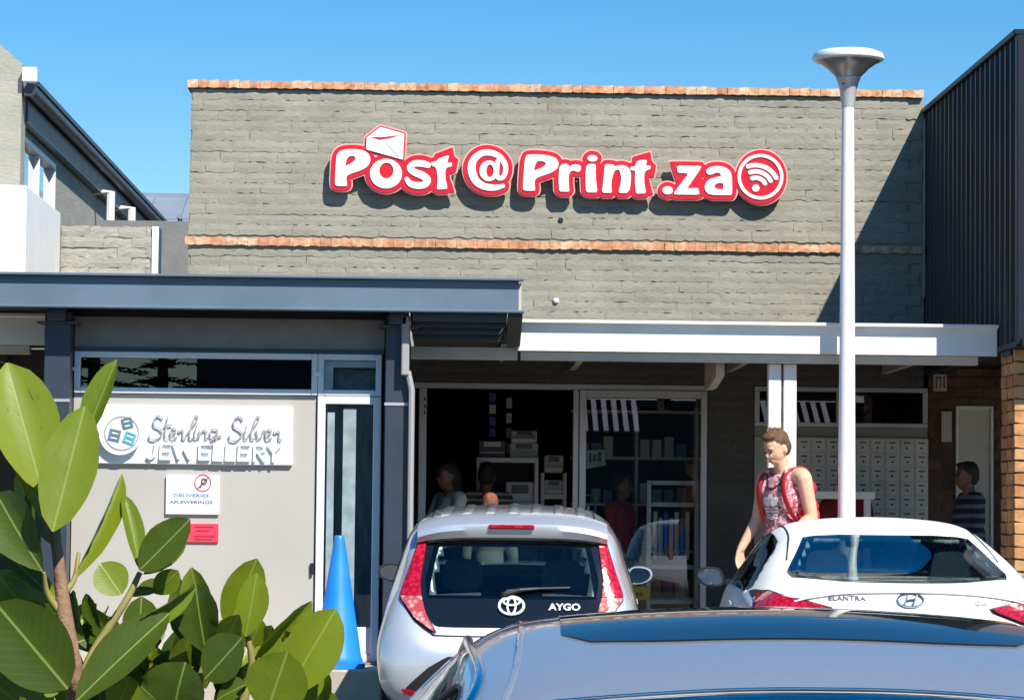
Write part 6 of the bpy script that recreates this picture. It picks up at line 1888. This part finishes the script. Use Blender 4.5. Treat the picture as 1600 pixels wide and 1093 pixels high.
leaves = [ # base, tip, width (drawing units x1.976), depth, tip depth, roll, shape
    ((125, 455), (5, 50), 215, .02, .03, .25, 0), ((172, 300), (25, 65), 85, .05, .05, -.9, 3), ((186, 575), (265, 195), 172, -.05, -.02, .1, 2), ((238, 320), (335, 38), 92, .03, .03, -.4, 0),
    ((228, 725), (368, 395), 62, .01, .04, .7, 3), ((150, 695), (-25, 455), 165, -.03, .0, -.25, 1), ((115, 530), (-10, 300), 70, .03, .05, .6, 3), ((152, 770), (-15, 610), 80, .02, .02, .5, 0),
    ((245, 1045), (25, 790), 235, -.06, -.06, -.1, 2), ((165, 785), (15, 700), 110, .05, .03, .4, 1), ((432, 695), (376, 455), 66, .02, .03, .5, 0), ((434, 692), (592, 535), 128, .0, -.01, -.25, 2),
    ((440, 705), (575, 600), 60, .02, .02, .9, 0), ((388, 765), (318, 672), 112, -.02, -.01, .1, 2), ((350, 892), (618, 742), 66, -.03, -.03, .75, 3), ((268, 1085), (535, 812), 150, -.06, -.05, -.35, 0),
    ((278, 1045), (485, 850), 115, .01, .02, -.6, 1), ((640, 905), (585, 685), 105, .03, .02, -.3, 0), ((645, 945), (600, 735), 150, .0, -.01, -.35, 1), ((705, 870), (790, 652), 130, .03, .02, .2, 2),
    ((765, 890), (800, 698), 100, -.01, -.02, .25, 0), ((650, 1015), (765, 890), 160, -.04, -.05, -.45, 2), ((795, 955), (968, 782), 84, .0, -.02, .55, 3), ((890, 1065), (1045, 802), 170, -.04, -.05, .2, 0),
    ((845, 1105), (905, 925), 190, -.07, -.08, .05, 2), ((560, 1130), (590, 965), 205, -.06, -.08, -.4, 1), ((95, 1065), (-20, 925), 120, -.02, .0, .4, 0), ((195, 1095), (35, 985), 100, -.03, -.03, .3, 1),
    ((470, 765), (545, 695), 80, .04, .03, .3, 0), ((395, 775), (505, 742), 70, .05, .05, -.7, 3), ((935, 1095), (1002, 1010), 45, .0, .0, .6, 3), ((690, 1075), (775, 1022), 80, -.05, -.06, -.5, 1),
    ((215, 1060), (180, 1030), 60, -.06, -.06, .0, 2), ((600, 960), (540, 720), 95, .06, .06, -.6, 3), ((820, 935), (835, 860), 60, .04, .03, -.5, 0), ((250, 900), (200, 760), 80, .04, .05, -.8, 1),
    ((300, 880), (245, 770), 60, .05, .06, -.6, 0), ((330, 900), (260, 815), 70, .06, .06, -.4, 2), ((270, 960), (330, 830), 80, .05, .06, -.9, 1), ((110, 900), (20, 860), 70, .04, .04, -.4, 0),
    ((180, 830), (60, 690), 85, .06, .08, -.7, 2), ((140, 620), (60, 400), 110, .07, .09, -.8, 1), ((160, 640), (100, 470), 90, .08, .1, -.6, 0), ((130, 560), (20, 380), 120, .09, .1, -.3, 2),
    ((440, 1100), (380, 950), 120, .03, .02, -.6, 0), ((480, 1110), (500, 940), 110, .05, .05, -.8, 1), ((380, 1120), (420, 1010), 110, -.02, -.03, .3, 2), ((720, 1120), (700, 960), 130, .05, .05, -.7, 0),
    ((780, 1080), (860, 960), 110, .04, .05, -.5, 1), ((700, 1000), (820, 870), 90, .05, .06, -.7, 3), ((320, 1130), (300, 1010), 110, .02, .02, -.5, 1), ((120, 1130), (20, 1010), 120, .02, .02, -.4, 2),
    ((880, 1120), (960, 1000), 100, .03, .02, -.5, 1), ((620, 1110), (560, 900), 110, .06, .06, -.7, 0), ((20, 1130), (-30, 980), 130, .05, .05, -.5, 1), ((560, 940), (640, 800), 70, .06, .05, -.6, 3),
    ((250, 1000), (150, 900), 90, .06, .07, -.5, 1), ((60, 800), (-30, 700), 110, .03, .05, .3, 0), ((70, 1100), (-30, 1030), 110, .0, .02, .3, 2),
]
lr = random.Random(21)
for k in range(30):      # smaller leaves crowding the right-hand cluster
    bx_ = lr.uniform(380, 980); by_ = lr.uniform(930, 1130)
    a_ = lr.gauss(.1, .7); L_ = lr.uniform(90, 150)
    leaves.append(((bx_, by_), (bx_ + L_ * math.sin(a_), by_ - L_ * math.cos(a_)), lr.uniform(60, 95), lr.uniform(.0, .08), lr.uniform(-.03, .09), lr.uniform(-.7, .6), lr.randrange(5)))
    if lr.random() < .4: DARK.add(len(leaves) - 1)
for k in range(46):      # the crowded lower part of the bush
    bx_ = lr.uniform(-40, 960); by_ = lr.uniform(1000, 1230) if bx_ > 420 else lr.uniform(880, 1220)
    a_ = lr.gauss(0, .75); L_ = lr.uniform(110, 190)
    leaves.append(((bx_, by_), (bx_ + L_ * math.sin(a_), by_ - L_ * math.cos(a_)), lr.uniform(80, 130), lr.uniform(.05, .13), lr.uniform(.02, .14), lr.uniform(-.9, .5), lr.randrange(5)))
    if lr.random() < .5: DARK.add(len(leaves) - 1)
for i, (b, t, w, dep, dt, ro, va) in enumerate(leaves):
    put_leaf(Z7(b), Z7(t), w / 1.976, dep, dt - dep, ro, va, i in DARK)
M_bark = mat('shrub_bark', (.22, .13, .075), .85, var=.3, vscale=30, bump=.5, bscale=90)
M_twig = mat('shrub_twig', (.26, .22, .06), .7, var=.2, vscale=30)
def stem(name, pts, r, m, par=shrub):
    P = catmull([tuple(plant(*Z7(p[:2]), p[2])) for p in pts], 5)
    n = len(P)
    return obj(name, MB().tube(P, [r[0] + (r[1] - r[0]) * i / (n - 1) for i in range(n)], 8), m, par, smooth=60)
trunk = stem('trunk', [(330, 4750, .1), (320, 3200, .08), (290, 1700, .03), (262, 1120, 0), (250, 1030, -.01), (215, 860, -.005), (198, 760, 0), (178, 640, .01), (150, 540, .02), (120, 440, .03)], (.016, .0035), M_bark)
for pts, r in (([(255, 1060, -.01), (300, 940, 0), (390, 790, .01), (430, 700, .02)], (.006, .003)), ([(200, 770, 0), (232, 720, .01), (240, 640, .02)], (.004, .002)),
               ([(155, 560, .02), (185, 540, -.03)], (.004, .002)), ([(290, 1700, .03), (420, 1400, .02), (560, 1160, .01), (640, 980, 0), (640, 900, .01)], (.009, .003)),
               ([(420, 1400, .02), (700, 1200, .0), (780, 1000, 0), (770, 890, .0)], (.007, .003)), ([(700, 1200, .0), (860, 1110, -.02), (900, 1060, -.03)], (.005, .003)),
               ([(210, 840, 0), (160, 770, -.01), (150, 700, -.02)], (.005, .002)), ([(290, 1700, .03), (200, 1350, .02), (120, 1120, .0), (95, 1060, 0)], (.008, .003))):
    stem('branch', pts, r, M_twig)

# ------------------------------------------------------------------ pines across the parking area, seen in the window reflections
M_pine = mat('pine_needles', (.030, .050, .022), .8, var=.3, vscale=3)
pr = random.Random(11)
pm = MB()
for k in range(22):
    z = 1.5 + k * .38
    R_ = 1.9 * (1 - k / 24)
    for q in range(7):
        a = pr.uniform(0, 6.28)
        tip = (R_ * math.cos(a), R_ * math.sin(a), z - .12 + pr.uniform(-.1, .1))
        for m in range(10):
            f0 = m / 10
            c0 = Vector((tip[0] * f0, tip[1] * f0, z + (tip[2] - z) * f0))
            for sd in (1, -1):
                dv = Vector((-math.sin(a) * sd * .25 + math.cos(a) * .15, math.cos(a) * sd * .25 + math.sin(a) * .15, pr.uniform(-.05, .12)))
                pm.add([c0, c0 + Vector((0, 0, .06)), c0 + dv], [(0, 1, 2)])
pme = pm.mesh('crown', fix=False); pme.materials.append(M_pine)
ptm = MB().tube([(0, 0, 0), (0, 0, 4), (0, 0, 10.2)], [.22, .15, .03], 8).mesh('trunk'); ptm.materials.append(M_bark)
for i, (x, y, lab) in enumerate(((-8.2, -46, 'tall tiered pine across the parking area, nearest the shops'), (-9.6, -50, 'tall tiered pine across the parking area, middle of three'), (-7.3, -52, 'tall tiered pine beside the opposite shop block'))):
    t = thing('pine_tree', lab, 'tree', (x, y, -.62), (0, 0, i * 1.1), 'pines across the parking area', worldparts=False)
    for nm, me in (('trunk', ptm), ('crown', pme)):
        o = bpy.data.objects.new(nm, me); COL.objects.link(o); o.parent = t
